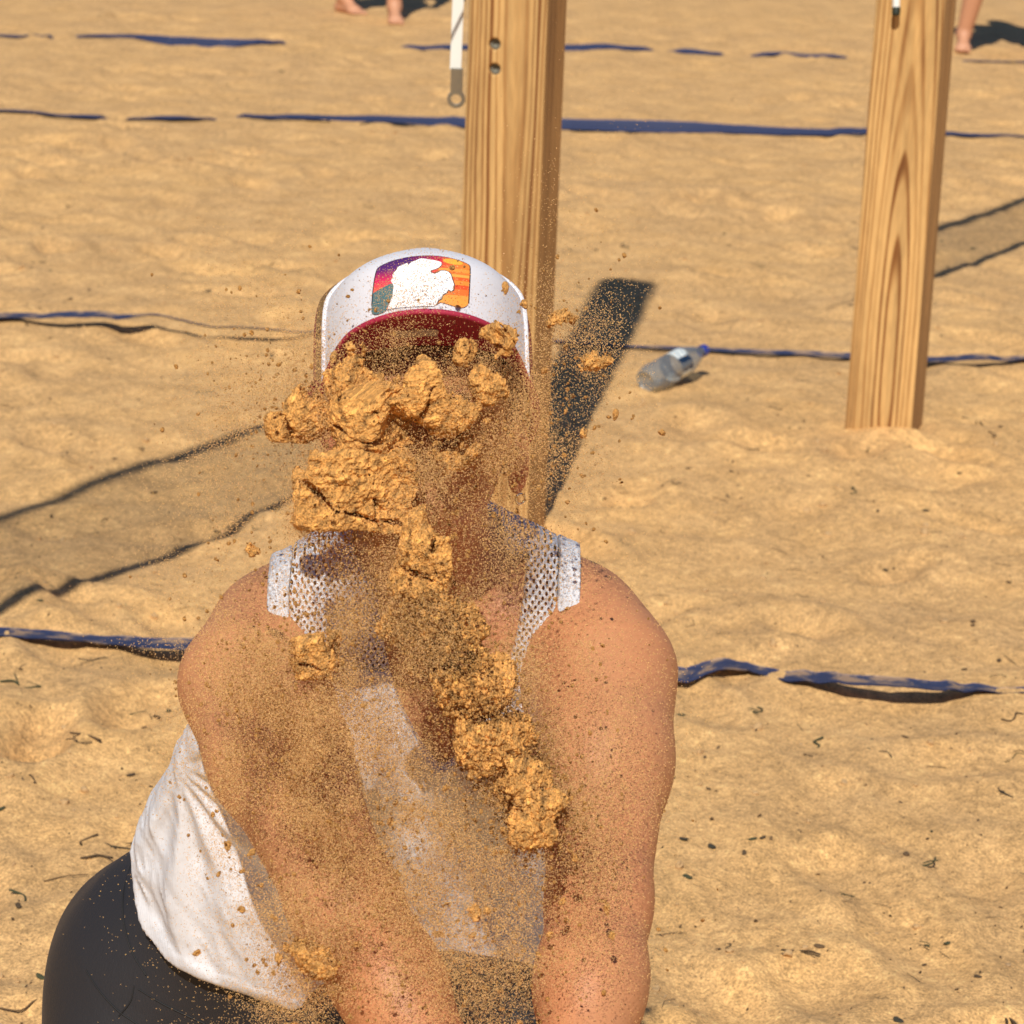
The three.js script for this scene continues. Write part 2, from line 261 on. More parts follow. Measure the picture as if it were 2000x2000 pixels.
// flat white strap with an eye, hanging left of the bolted post
const whitePaint = new THREE.MeshStandardMaterial({ color: C(0.82, 0.82, 0.76), roughness: 0.45 }), steelGrey = new THREE.MeshStandardMaterial({ color: C(0.42, 0.42, 0.38), metalness: 0.85, roughness: 0.42 });
{
  const d = postA.base.length() - 0.02, eye = P(891, 193, 5.66), mid = P(889, 152, 5.66), top = P(900, -120, 5.64), k = PX(5.66);
  const root = groupAt('net_tension_strap', top); tag(root, 'flat white strap with a grey metal eye hanging left of the bolted post', 'strap');
  const up = top.clone().sub(mid), L = up.length(), ang = Math.atan2(up.x, up.y), w = 11 * k;
  const s = new THREE.BoxGeometry(2 * w, L * 0.94, 0.003, 1, 10, 1); s.translate(0, L * 0.53, 0); const sm = mesh('strap_band', s, whitePaint, root); sm.position.copy(mid).sub(top); sm.rotation.z = -ang; sm.rotation.x = -0.12;
  const sh = new THREE.Shape(), r = 17 * k, r2 = 10.5 * k; sh.moveTo(-w, r * 0.8); sh.lineTo(-w, 62 * k); sh.lineTo(w, 62 * k); sh.lineTo(w, r * 0.8); sh.absarc(0, 0, r, 0.9, Math.PI - 0.9, true); sh.closePath(); const ho = new THREE.Path(); ho.absarc(0, 0, r2, 0, 6.2832, true); sh.holes.push(ho);
  const eg = new THREE.ExtrudeGeometry(sh, { depth: 0.004, bevelEnabled: true, bevelSize: 0.0008, bevelThickness: 0.0008, bevelSegments: 2, curveSegments: 24 }); const em = mesh('metal_eye', eg, steelGrey, root); em.position.copy(eye).sub(top); em.rotation.x = 0.20;
  const sl = new THREE.CylinderGeometry(w * 1.05, w * 1.05, 0.12, 20); sl.scale(1, 1, 0.35); const slm = mesh('sleeve', sl, tapeMat, root); slm.position.copy(P(900, -58, 5.64)).sub(top); slm.rotation.z = -ang;
}
// white tube with a dark end cap hanging before the right post
{
  const zB = postB.base.z + 0.094, d = 6.3 * zB / P(1750, 30, 6.3).z, k = PX(d), lo = P(1750, 30, d), up = P(1755, -160, d), root = groupAt('hanging_tube', lo); tag(root, 'white tube end with a dark cap hanging against the right post', 'tube');
  const ax = up.clone().sub(lo), L = ax.length(), q = new THREE.Quaternion().setFromUnitVectors(V(0, 1, 0), ax.clone().normalize());
  const t = mesh('tube', new THREE.CylinderGeometry(7.5 * k, 7.5 * k, L, 18), whitePaint, root); t.quaternion.copy(q); t.position.copy(ax).multiplyScalar(0.5).addScaledVector(ax, 13 * k / L);
  const pts = [[0.0001, 0], [6.5, 0], [8.2, 1.6], [8.4, 14], [7.6, 15.4]].map(([a, b]) => new THREE.Vector2(a * k, b * k)); const c = mesh('end_cap', new THREE.LatheGeometry(pts, 20), new THREE.MeshStandardMaterial({ color: C(0.018, 0.026, 0.016), roughness: 0.5 }), root); c.quaternion.copy(q);
}

// ---------- blue webbing court lines ----------
{
  const weaveOf = (sandy) => tex8(256, 64, (() => { const R = rng(77); return (i, j) => { const a = 1 + 0.25 * Math.sin(i * 0.8) * Math.sin(j * 0.9) + 0.25 * (R() - 0.5), sd = sandy * clamp((fbm(i * 0.045, j * 0.03, 4.4, 3) * 2 + 0.02 + 0.5 * (R() - 0.5)) * 2.2), e = (j < 6 || j > 57) ? 1.25 : 1; return [lerp(50, 186, sd * 0.75) * a * e, lerp(58, 148, sd * 0.75) * a * e, lerp(88, 108, sd * 0.75) * a * e]; }; })(), true);
  const webMats = [0, 1].map((q) => new THREE.MeshStandardMaterial({ map: weaveOf(q), roughness: 0.62, side: THREE.DoubleSide }));
  // [photo x, photo y, lift above the sand, width, tilt towards the camera]
  const lines = [
    ['far blue webbing line nearest the bystanders\' feet, with a broad blue patch', [[-60, 68, .002, .05, 0], [40, 71, .004, .05, .1], [95, 74, .002, .05, 0], [115, 73, -.03, .05, 0], [150, 71, .003, .05, .1], [250, 72, .012, .055, .2], [330, 80, .02, .06, .6], [430, 85, .022, .06, .75], [500, 82, .015, .05, .4], [548, 84, .004, .05, .1], [580, 88, -.03, .05, 0], [760, 91, -.03, .05, 0], [800, 90, .01, .05, .2], [900, 93, .012, .05, .4], [1115, 93, .014, .055, .5], [1250, 96, .012, .05, .3], [1290, 99, -.01, .05, 0], [1345, 101, .012, .05, .4], [1395, 106, .004, .05, .2], [1440, 106, -.02, .05, 0], [1500, 107, .008, .05, .2], [1620, 111, .008, .05, .2], [1700, 112, -.02, .05, 0], [1850, 114, -.02, .05, 0], [1900, 114, .004, .05, 0], [2080, 119, .004, .05, 0]]],
    ['blue webbing line crossing behind both posts, broad and bright between them', [[-60, 219, .004, .05, 0], [90, 224, .006, .05, 0], [190, 229, .01, .05, .1], [225, 230, -.02, .05, 0], [260, 234, .004, .05, .0], [330, 231, .014, .05, .15], [395, 235, .006, .05, 0], [440, 230, -.01, .05, 0], [480, 226, .006, .05, .1], [600, 229, .012, .05, .2], [760, 233, .016, .055, .35], [900, 238, .02, .06, .5], [1110, 243, .022, .062, .6], [1300, 248, .024, .062, .7], [1450, 250, .018, .055, .5], [1620, 257, .016, .05, .4], [1760, 261, .012, .05, .3], [1900, 265, .006, .05, .1], [1985, 267, .001, .05, 0], [2080, 270, -.01, .05, 0]]],
    ['narrow blue webbing line passing behind the bottle and cap', [[-60, 618, .012, .05, .05], [60, 618, .02, .05, .05], [150, 617, .035, .05, .1], [230, 622, .048, .048, .05], [300, 630, .050, .036, -.12], [420, 637, .036, .022, -.16], [620, 647, .01, .022, -.1], [900, 662, .01, .024, 0], [1200, 676, .006, .024, 0], [1390, 684, .008, .026, .1], [1520, 690, .01, .03, .15], [1660, 695, .012, .032, .2], [1820, 697, .018, .04, .1], [1910, 698, .028, .044, .1], [1975, 700, .014, .03, .1], [2080, 702, .008, .03, .1]]],
    ['nearest blue webbing line crossing behind the player\'s arms, dusted with sand', [[-60, 1236, .012, .048, .0], [80, 1243, .012, .048, .02], [170, 1249, .012, .044, -.05], [260, 1254, .022, .05, .0], [390, 1262, .034, .052, .08], [600, 1275, .02, .05, .05], [900, 1280, .012, .05, .05], [1200, 1290, .014, .05, .15], [1340, 1301, .013, .056, .15], [1400, 1306, .010, .05, .08], [1460, 1311, -.004, .045, .0], [1530, 1317, .003, .046, .05], [1580, 1321, .014, .05, .05], [1640, 1326, .034, .05, .02], [1740, 1333, .044, .05, .0], [1840, 1340, .034, .046, .0], [1900, 1345, .008, .036, .0], [1960, 1348, -.001, .03, .0], [2080, 1352, .004, .05, .0]]],
  ];
  for (const [label, pts] of lines) { const webMat = webMats[pts[0][1] > 400 ? 1 : 0];
    const ctl = pts.map(([px, py, lift]) => G(px, py + Math.max(0, lift) * (py + 563) * 0.57, 0)), n = pts.length, rows = [];
    for (let i = 0; i < n - 1; i++) for (let s = 0; s < 24; s++) {
      const t = s / 24, e = t * t * (3 - 2 * t), L = (k) => lerp(pts[i][k], pts[i + 1][k], e), x = lerp(ctl[i].x, ctl[i + 1].x, t), z = lerp(ctl[i].z, ctl[i + 1].z, t);
      const lift = L(2), soft = (height(x - 0.10, z) + height(x + 0.10, z) + height(x - 0.05, z) + height(x + 0.05, z) + height(x, z) + height(x, z - 0.03) + height(x, z + 0.03)) / 7 + 0.002, yl = lerp(ctl[i].y, ctl[i + 1].y, t), y = lerp(soft, Math.max(yl, soft - 0.004), smooth(0.006, 0.018, lift)) + lift;
      rows.push([x, y, z, L(3), L(4) + 0.06 * noise(x * 6, 3, z)]);
    }
    const pos = [], uv = [], ind = []; let run = 0; const K = 4;
    rows.forEach(([x, y, z, w, tilt], r) => { if (r) run += Math.hypot(x - rows[r - 1][0], z - rows[r - 1][2]); for (let q = 0; q <= K; q++) { const a = (q / K - 0.5) * w; pos.push(x, y - a * Math.sin(tilt) + 0.0015 * Math.cos(q / K * 6.28), z + a * Math.cos(tilt)); uv.push(run / 0.6, q / K); } if (r) for (let q = 0; q < K; q++) { const a = (r - 1) * (K + 1) + q, b = a + K + 1; ind.push(a, a + 1, b, b, a + 1, b + 1); } });
    const g = new THREE.BufferGeometry(); g.setAttribute('position', new THREE.Float32BufferAttribute(pos, 3)); g.setAttribute('uv', new THREE.Float32BufferAttribute(uv, 2)); g.setIndex(ind); g.computeVertexNormals();
    const N0 = g.attributes.normal, top = g, bot = g.clone(); const pb = bot.attributes.position; for (let i = 0; i < pb.count; i++) pb.setXYZ(i, pb.getX(i) - 0.0016 * N0.getX(i), pb.getY(i) - 0.0016 * Math.abs(N0.getY(i)), pb.getZ(i) - 0.0016 * N0.getZ(i));
    tag(mesh('court_line', mergeGeometries([top, bot]), webMat), label, 'court line', 'blue webbing lines marking the courts');
  }
}
// ---------- the plastic bottle ----------
{
  const a = G(1262, 762), b = a.clone().add(V(0.150, 0, -0.175)), y = 0.050; const dir = V(b.x - a.x, 0, b.z - a.z), L = 0.245; dir.normalize();
  const root = groupAt('plastic_bottle', V((a.x + b.x) / 2, Math.max(height(a.x, a.z), height(b.x, b.z), height((a.x + b.x) / 2, (a.z + b.z) / 2)) + y - 0.004, (a.z + b.z) / 2)); tag(root, 'clear plastic water bottle with a blue cap lying on the sand', 'bottle');
  0 && console.log('bottle length', L);
  const k = L, r = 0.036, prof = [[0.0001, .035], [.5, .03], [.72, .0], [.92, .03], [1, .09], [1, .18], [.94, .20], [1, .22], [1, .30], [.94, .32], [1, .34], [1, .60], [.95, .66], [.78, .76], [.52, .86], [.40, .90], [.38, .93]].map(([q, t]) => new THREE.Vector2(q * r, t * k));
  const q = new THREE.Quaternion().setFromUnitVectors(V(0, 1, 0), V(dir.x, 0.20, dir.z).normalize());
  const pet = new THREE.MeshPhysicalMaterial({ color: C(0.62, 0.65, 0.67), transmission: 0.80, thickness: 0, roughness: 0.22, ior: 1.5, side: THREE.DoubleSide });
  const sub = (name, g, m, par) => { g.translate(0, -k / 2, 0); const o = mesh(name, g, m, par || root); o.quaternion.copy(q); return o; };
  const smoothP = new THREE.SplineCurve(prof).getPoints(70); const lg = new THREE.LatheGeometry(smoothP, 36); { const p = lg.attributes.position; for (let i = 0; i < p.count; i++) { const x = p.getX(i), yy = p.getY(i), z = p.getZ(i), d = 1 - 0.10 * clamp(fbm(x * 30, yy * 22, z * 30, 2) * 2, -0.4, 1); p.setXYZ(i, x * d, yy, z * d); } lg.computeVertexNormals(); }
  sub('bottle_body', lg, pet);
  sub('bottle_cap', new THREE.LatheGeometry([[0.0001, 1.0], [.36, 1.0], [.42, .99], [.43, .925], [.40, .92]].map(([a2, t]) => new THREE.Vector2(a2 * r, t * k)), 28), new THREE.MeshStandardMaterial({ color: C(0.03, 0.05, 0.30), roughness: 0.4 }));
  const lab = new THREE.LatheGeometry([[1.015, .42], [1.02, .5], [1.015, .60]].map(([a2, t]) => new THREE.Vector2(a2 * r, t * k)), 36, 0, 6.2832);
  const lt = tex8(128, 64, (i, j) => { const nn = fbm(i * .06, j * .09, 3, 3); const dark = (i % 64) < 22 + 14 * nn; return dark ? [28, 48, 74] : nn > 0.17 ? [150, 165, 178] : [222, 230, 228]; }, true);
  const lm = sub('bottle_label', lab, new THREE.MeshStandardMaterial({ map: lt, roughness: 0.35, side: THREE.DoubleSide }));
}
// ---------- the player hit by sand ----------
const HEAD = P(833, 832, 2.58);
const toCam = V(0, CAM_H, 0).sub(HEAD).normalize();
const HX = V(1, 0.055, 0).normalize();
{ HX.addScaledVector(toCam, -HX.dot(toCam)).normalize(); }
const upP = toCam.clone().cross(HX).normalize(), TILT = 0.27;
const HZ = toCam.clone().multiplyScalar(Math.cos(TILT)).addScaledVector(upP, Math.sin(TILT));
const HY = HZ.clone().cross(HX).normalize();
const hl = (x, y, z) => HEAD.clone().addScaledVector(HX, x).addScaledVector(HY, y).addScaledVector(HZ, z); // head-local to world
const J = {
  neck: P(838, 1115, 2.70), shR: P(483, 1335, 2.62), elR: P(672, 1762, 2.42), wrR: P(945, 2250, 2.27), shL: P(1178, 1318, 2.63), elL: P(1170, 1765, 2.45), wrL: P(1118, 2262, 2.27),
  hipR: P(330, 2010, 3.08), hipL: P(570, 1990, 3.0), knR: P(60, 2430, 2.82), knL: P(1015, 2045, 2.62),
};
const U = J.neck.clone().sub(P(405, 1935, 3.05)).normalize();
const LX = J.shL.clone().sub(J.shR); LX.addScaledVector(U, -LX.dot(U)).normalize();
const NF = LX.clone().cross(U).normalize();
const U2 = J.neck.clone().sub(P(795, 1490, 2.76)).normalize(), LX2 = J.shL.clone().sub(J.shR); LX2.addScaledVector(U2, -LX2.dot(U2)).normalize(); const N2 = LX2.clone().cross(U2).normalize();
0 && console.log('pelvis', P(405, 1935, 3.05), 'knR', J.knR, 'knL', J.knL, 'head', HEAD, 'wr', J.wrR);
const torsoList = [
  ellipsoid(P(825, 1345, 2.745), LX2, U2, N2, [0.152, 0.175, 0.105]),
  capsule(P(560, 1250, 2.69), P(1105, 1240, 2.69), 0.062, 0.062),
  capsule(P(835, 1120, 2.71), P(530, 1238, 2.67), 0.052, 0.049), capsule(P(835, 1120, 2.71), P(1130, 1218, 2.67), 0.052, 0.049),
  capsule(P(760, 1480, 2.80), P(572, 1750, 2.93), 0.112, 0.110), capsule(P(572, 1750, 2.93), P(460, 1890, 3.03), 0.110, 0.140),
  ellipsoid(P(405, 1940, 3.06), LX, U, NF, [0.165, 0.145, 0.150]),
  capsule(P(478, 1430, 2.76), P(432, 1640, 2.88), 0.048, 0.056),
];
const drape = capsule(P(860, 1470, 2.79), P(815, 1880, 2.88), 0.108, 0.118);
const bust = [ellipsoid(P(705, 1445, 2.685), LX2, U2, N2, [0.066, 0.066, 0.055]), ellipsoid(P(945, 1445, 2.685), LX2, U2, N2, [0.066, 0.066, 0.055])];
const torso = (x, y, z) => { let d = torsoList[0](x, y, z); for (let i = 1; i < torsoList.length; i++) d = smin(d, torsoList[i](x, y, z), 0.055); for (const b of bust) d = smin(d, b(x, y, z), 0.05); return d; };
const mix3 = (a, b, t) => a.clone().lerp(b, t);
const armR = union([capsule(J.shR, mix3(J.shR, J.elR, 0.35), 0.064, 0.060), capsule(mix3(J.shR, J.elR, 0.35), J.elR, 0.060, 0.044), capsule(J.elR, mix3(J.elR, J.wrR, 0.35), 0.044, 0.0425), capsule(mix3(J.elR, J.wrR, 0.3), J.wrR, 0.0425, 0.028)], 0.025);
const armL = union([capsule(J.shL, mix3(J.shL, J.elL, 0.4), 0.069, 0.060), capsule(mix3(J.shL, J.elL, 0.4), J.elL, 0.060, 0.042), capsule(J.elL, mix3(J.elL, J.wrL, 0.35), 0.041, 0.0435), capsule(mix3(J.elL, J.wrL, 0.3), J.wrL, 0.0435, 0.028)], 0.025);
const anL = V(J.knL.x - 0.03, 0.085, J.knL.z - 0.14), toL = V(J.knL.x + 0.01, 0.035, J.knL.z + 0.05), anR = V(J.knR.x - 0.02, 0.07, J.knR.z - 0.40), toR = V(J.knR.x - 0.03, 0.03, J.knR.z - 0.55);
const thighL = union([capsule(J.hipL, J.knL, 0.095, 0.070)], 0.02), thighR = union([capsule(J.hipR, J.knR, 0.095, 0.062)], 0.02);
const legs = union([capsule(J.hipL, J.knL, 0.080, 0.054), capsule(J.hipR, J.knR, 0.080, 0.056), capsule(J.knL, mix3(J.knL, anL, 0.35), 0.052, 0.056), capsule(mix3(J.knL, anL, 0.3), anL, 0.056, 0.036), capsule(anL, toL, 0.036, 0.024), capsule(J.knR, mix3(J.knR, anR, 0.35), 0.058, 0.056), capsule(mix3(J.knR, anR, 0.3), anR, 0.056, 0.036), capsule(anR, toR, 0.036, 0.024)], 0.02);
// hands joined for the pass, below the picture
const handParts = [];
for (const [wr, kn, side] of [[J.wrR, P(1005, 2400, 2.20), -1], [J.wrL, P(1062, 2402, 2.19), 1]]) {
  const ax = kn.clone().sub(wr).normalize(), lat = V(1, 0, 0).addScaledVector(ax, -ax.x).normalize(), nr = lat.clone().cross(ax).normalize();
  const at = (a, b, c) => wr.clone().addScaledVector(ax, a).addScaledVector(lat, b).addScaledVector(nr, c), len = kn.distanceTo(wr);
  for (let f = 0; f < 4; f++) { const o = (f - 1.5) * 0.019, l = [0.030, 0.036, 0.034, 0.027][f]; const k0 = at(len, o, 0), k1 = at(len + l, o * 0.95, -0.012), k2 = at(len + l * 1.3, o * 0.9, -0.036), k3 = at(len + l * 0.9, o * 0.9, -0.050); handParts.push(capsule(at(0.02, o * 0.7, 0), k0, 0.014, 0.0105), capsule(k0, k1, 0.0098, 0.0088), capsule(k1, k2, 0.0088, 0.008), capsule(k2, k3, 0.008, 0.007)); }
  handParts.push(capsule(at(0.01, -side * 0.022, 0.01), at(0.055, -side * 0.036, 0.016), 0.015, 0.0115), capsule(at(0.055, -side * 0.036, 0.016), at(0.10, -side * 0.026, 0.018), 0.0105, 0.0085));
}
const hands = union(handParts, 0.008);
const clav = (x, y, z) => torso(x, y, z) + 0.003;
const neckC = capsule(J.neck, hl(0, -0.065, -0.03), 0.058, 0.054);
const bodyF = (x, y, z) => { let d = clav(x, y, z); d = smin(d, armR(x, y, z), 0.035); d = smin(d, armL(x, y, z), 0.035); d = smin(d, neckC(x, y, z), 0.04); d = smin(d, legs(x, y, z) + 0.002, 0.03); return smin(d, hands(x, y, z), 0.012); };
// head in its own frame
const headPrims = [ellipsoid(V(0, 0.025, -0.012), V(1, 0, 0), V(0, 1, 0), V(0, 0, 1), [0.074, 0.098, 0.092]), ellipsoid(V(0, -0.045, 0.025), V(1, 0, 0), V(0, 1, 0), V(0, 0, 1), [0.060, 0.066, 0.066])];
const chin = ellipsoid(V(0, -0.092, 0.060), V(1, 0, 0), V(0, 1, 0), V(0, 0, 1), [0.024, 0.020, 0.022]), nose = capsule(V(0, 0.004, 0.082), V(0, -0.034, 0.102), 0.009, 0.0125), nostL = capsule(V(0.011, -0.037, 0.090), V(-0.011, -0.037, 0.090), 0.009, 0.009);
const lip = capsule(V(-0.020, -0.064, 0.080), V(0.020, -0.064, 0.080), 0.006, 0.006), lip2 = capsule(V(-0.016, -0.074, 0.078), V(0.016, -0.074, 0.078), 0.007, 0.007), brow = capsule(V(-0.035, 0.022, 0.070), V(0.035, 0.022, 0.070), 0.012, 0.012);
const cheek = [-1, 1].map((s) => ellipsoid(V(s * 0.040, -0.028, 0.058), V(1, 0, 0), V(0, 1, 0), V(0, 0, 1), [0.026, 0.022, 0.022]));
const sock = [-1, 1].map((s) => ellipsoid(V(s * 0.032, 0.002, 0.090), V(1, 0, 0), V(0, 1, 0), V(0, 0, 1), [0.017, 0.012, 0.014])), eye = [-1, 1].map((s) => capsule(V(s * 0.031, 0.001, 0.066), V(s * 0.0315, 0.001, 0.067), 0.0125, 0.0125));
const ear = [-1, 1].map((s) => { const e = ellipsoid(V(s * 0.082, -0.022, -0.012), V(1, 0, 0), V(0, 0.98, -0.2), V(0, 0.2, 0.98), [0.012, 0.034, 0.020]), c = ellipsoid(V(s * 0.094, -0.018, -0.008), V(1, 0, 0), V(0, 1, 0), V(0, 0, 1), [0.009, 0.020, 0.010]), lobe = ellipsoid(V(s * 0.080, -0.053, -0.006), V(1, 0, 0), V(0, 1, 0), V(0, 0, 1), [0.007, 0.010, 0.008]); return (x, y, z) => smin(smax(e(x, y, z), -c(x, y, z), 0.004), lobe(x, y, z), 0.006); });
const headL = (x, y, z) => { let d = smin(headPrims[0](x, y, z), headPrims[1](x, y, z), 0.04); d = smin(d, chin(x, y, z), 0.02); d = smin(d, brow(x, y, z), 0.015); for (const c of cheek) d = smin(d, c(x, y, z), 0.02); for (const s of sock) d = smax(d, -s(x, y, z), 0.014); for (const e of eye) d = smin(d, e(x, y, z), 0.004); d = smin(d, nose(x, y, z), 0.012); d = smin(d, nostL(x, y, z), 0.008); d = smin(d, lip(x, y, z), 0.006); d = smin(d, lip2(x, y, z), 0.006); for (const e of ear) d = smin(d, e(x, y, z), 0.006); return d; };
const playerBase = V(P(405, 1935, 3.05).x, 0, P(405, 1935, 3.05).z);
const player = groupAt('person', playerBase); tag(player, 'player in white tank top and white cap crouching, arms out, hit by sand', 'person');
const skinCol = (x, y, z) => { const a = fbm(x * 9, y * 9, z * 9, 3), b = noise(x * 60, y * 60, z * 60), c = noise(x * 220, y * 220, z * 220); const t = 1 + 0.10 * a + 0.05 * b + 0.05 * c; return [0.57 * t, 0.250 * t * (1 - 0.12 * a), 0.115 * t * (1 - 0.14 * a)]; };
const shift = (g) => { g.translate(-playerBase.x, -playerBase.y, -playerBase.z); return g; };
const skinBump = (() => { const N = 256, w = blurNoise(N, 1, 90), q = blurNoise(N, 4, 91); return tex8(N, N, (i, j) => { const v = 128 + 70 * w[j * N + i] + 60 * q[j * N + i]; return [v, v, v]; }, false); })();
const skinMat = new THREE.MeshPhysicalMaterial({ vertexColors: true, roughness: 0.48, specularIntensity: 0.7, bumpMap: skinBump, bumpScale: 0.0005 });
let bodyGeo;
{
  const pts = [...Object.values(J), anL, toL, anR, toR, P(1040, 2420, 2.17)], lo = V(9, 9, 9), hi = V(-9, -9, -9);
  for (const p of pts) { lo.min(p.clone().subScalar(0.2)); hi.max(p.clone().addScalar(0.2)); }
  const bg = meshSDF(bodyF, lo, hi, 0.0062, skinCol, (x, y, z) => [(x + z * 0.7) * 9, (y + z * 0.4) * 9]);
  const hg = meshSDF(headL, V(-0.12, -0.16, -0.14), V(0.12, 0.16, 0.14), 0.0032, (x, y, z) => { const c = skinCol(x + 3, y, z); const red = Math.max(smooth(0.014, 0.004, Math.hypot(x * 0.5, (y + 0.069), z - 0.085) - 0.004), 0.7 * smooth(0.076, 0.084, Math.abs(x)), 0.35 * smooth(0.045, 0.01, Math.hypot(x, y + 0.035, z - 0.1))); return [c[0] * (1 + 0.12 * red), c[1] * (1 - 0.22 * red), c[2] * (1 - 0.12 * red)]; }, (x, y, z) => [x * 9, y * 9]);
  hg.applyMatrix4(new THREE.Matrix4().makeBasis(HX, HY, HZ).setPosition(HEAD));
  0 && console.log('body tris', bg.index.count / 3, hg.index.count / 3);
  bodyGeo = mergeGeometries([bg, hg]);
  mesh('body', shift(bodyGeo.clone()), skinMat, player);
}
// eyes and mouth are behind the sand; the irises still have their own colour
for (const s of [-1, 1]) { const g = new THREE.SphereGeometry(0.0065, 16, 10); g.scale(1, 1, 0.35); const e = mesh('iris', g, new THREE.MeshStandardMaterial({ color: C(0.06, 0.035, 0.02), roughness: 0.7 }), player); e.position.copy(hl(s * 0.0315, 0.001, 0.0785)).sub(playerBase); e.quaternion.setFromRotationMatrix(new THREE.Matrix4().makeBasis(HX, HY, HZ)); }
{ // small earring
  const g = new THREE.TorusGeometry(0.0048, 0.0011, 8, 18), gold = new THREE.MeshStandardMaterial({ color: C(0.85, 0.80, 0.68), metalness: 1, roughness: 0.18 });
  for (const s of [-1, 1]) { const m = mesh('earring', g, gold, player); m.position.copy(hl(s * 0.083, -0.068, -0.004)).sub(playerBase); m.rotation.y = 0.5 * s; }
}
// hair under and behind the cap
{
  const hf = (x, y, z) => { let d = headPrims[0](x, y, z) - 0.009 + 0.0025 * noise(x * 90, y * 12, z * 90); const front = z - 0.004 - 0.035 * smooth(0.0, 0.05, y); d = smax(d, front, 0.008); return smin(smax(d, -(y + 0.075), 0.01), capsule(V(0, -0.03, -0.10), V(0, -0.16, -0.12), 0.03, 0.012)(x, y, z), 0.02); };
  const g = meshSDF(hf, V(-0.12, -0.20, -0.17), V(0.12, 0.15, 0.10), 0.0045); g.applyMatrix4(new THREE.Matrix4().makeBasis(HX, HY, HZ).setPosition(HEAD)); mesh('hair', shift(g), new THREE.MeshStandardMaterial({ color: C(0.075, 0.042, 0.022), roughness: 0.55 }), player);
}
// ---- tank top ----
const trunk0 = union(torsoList.slice(0, 7), 0.055);
const onTorso = (px, py) => { let best = 9, bd = 2.5; for (let d = 2.5; d < 3.4; d += 0.002) { const p = P(px, py, d), v = trunk0(p.x, p.y, p.z) - 0.014; if (v < best) { best = v; bd = d; } if (v < 0) { bd = d; break; } } return P(px, py, bd); };
const hemA = onTorso(276, 1835), hemB = onTorso(640, 1990), hemC = onTorso(322, 1670), hemN = hemB.clone().sub(hemA).cross(hemC.clone().sub(hemA)).normalize();
if (hemN.dot(U) < 0) hemN.negate();
const lowA = P(262, 1842, 2.95), lowN = P(735, 2018, 2.80).sub(lowA).cross(P(430, 1775, 3.22).sub(lowA)).normalize(); if (lowN.dot(U) < 0) lowN.negate();
const hem1 = (x, y, z) => (x - lowA.x) * lowN.x + (y - lowA.y) * lowN.y + (z - lowA.z) * lowN.z, hem2 = (x, y, z) => (x - hemA.x) * hemN.x + (y - hemA.y) * hemN.y + (z - hemA.z) * hemN.z;
const hemF = (x, y, z) => smin(hem1(x, y, z), hem2(x, y, z), 0.07);
const vBase = P(862, 1492, 2.64);
const chestC = P(838, 1115, 2.70);
const armCut = (x, y, z) => { const l = (x - chestC.x) * LX2.x + (y - chestC.y) * LX2.y + (z - chestC.z) * LX2.z, a = axial2(x, y, z); const side = Math.max(l > 0 ? lerp(0.104, 0.134, smooth(0.02, 0.15, a)) - l : l + lerp(0.118, 0.148, smooth(0.02, 0.15, a)), 0.01 - a); return Math.min(armR(x, y, z) + 0.016, armL(x, y, z) + 0.016, Math.max(side, -0.2)); };
const axial2 = (x, y, z) => (x - vBase.x) * U2.x + (y - vBase.y) * U2.y + (z - vBase.z) * U2.z;
const neckCut = (x, y, z) => { const dx = x - vBase.x, dy = y - vBase.y, dz = z - vBase.z; const a = dx * U2.x + dy * U2.y + dz * U2.z, l = dx * LX2.x + dy * LX2.y + dz * LX2.z + a * 0.06, n = dx * N2.x + dy * N2.y + dz * N2.z; const w = a < 0 ? -0.02 + a : 0.076 * (1 - Math.exp(-a / 0.075)); const c2 = (Math.abs(l) - w) * 0.8; return Math.min(Math.max(c2, -(n + 0.06)), neckC(x, y, z) - 0.012); };
const foldP = P(352, 1475, 2.78), wp = P(470, 1740, 2.9);
const shirtF = (x, y, z) => {
  const hem = hemF(x, y, z);
  const dx = x - foldP.x, dy = y - foldP.y, dz = z - foldP.z, r = Math.hypot(dx, dy, dz), ang = Math.atan2(dx * LX.x + dy * LX.y + dz * LX.z + 0.3 * dz, -(dx * U.x + dy * U.y + dz * U.z));
  const fold = 0.0055 * Math.sin(ang * 13 + 2.2 * noise(x * 9, y * 9, z * 9)) * smooth(0.02, 0.09, r) * smooth(0.40, 0.12, r) + 0.0055 * noise(x * 13, y * 15, z * 13) + 0.0032 * noise(x * 34 + y * 20, y * 16, z * 34) + 0.0034 * Math.abs(noise(x * 44 + y * 34, y * 20 - x * 12, z * 44));
  let d = smin(torso(x, y, z), drape(x, y, z), 0.05) - 0.0075 - 0.014 * smooth(0.16, 0.0, hem) + fold * smooth(-0.02, 0.05, hem + 0.02) - 0.0022 * smooth(0.006, 0.0, Math.abs(hem - 0.008) - 0.004);
  d = smax(d, -hem, 0.010); d = Math.max(d, -armCut(x, y, z)); return Math.max(d, -neckCut(x, y, z));
};
const yokeA = 0.085;
const clothTex = (() => { const N = 256, w = blurNoise(N, 1, 61, 3), q = blurNoise(N, 6, 62); return tex8(N, N, (i, j) => { const v = 128 + 55 * w[j * N + i] + 40 * q[j * N + i] + 18 * Math.sin(i * 1.57); return [v, v, v]; }, false); })();
const white = new THREE.MeshPhysicalMaterial({ color: C(0.70, 0.71, 0.75), roughness: 0.85, bumpMap: clothTex, bumpScale: 0.0006, sheen: 0.2, sheenRoughness: 0.6 });
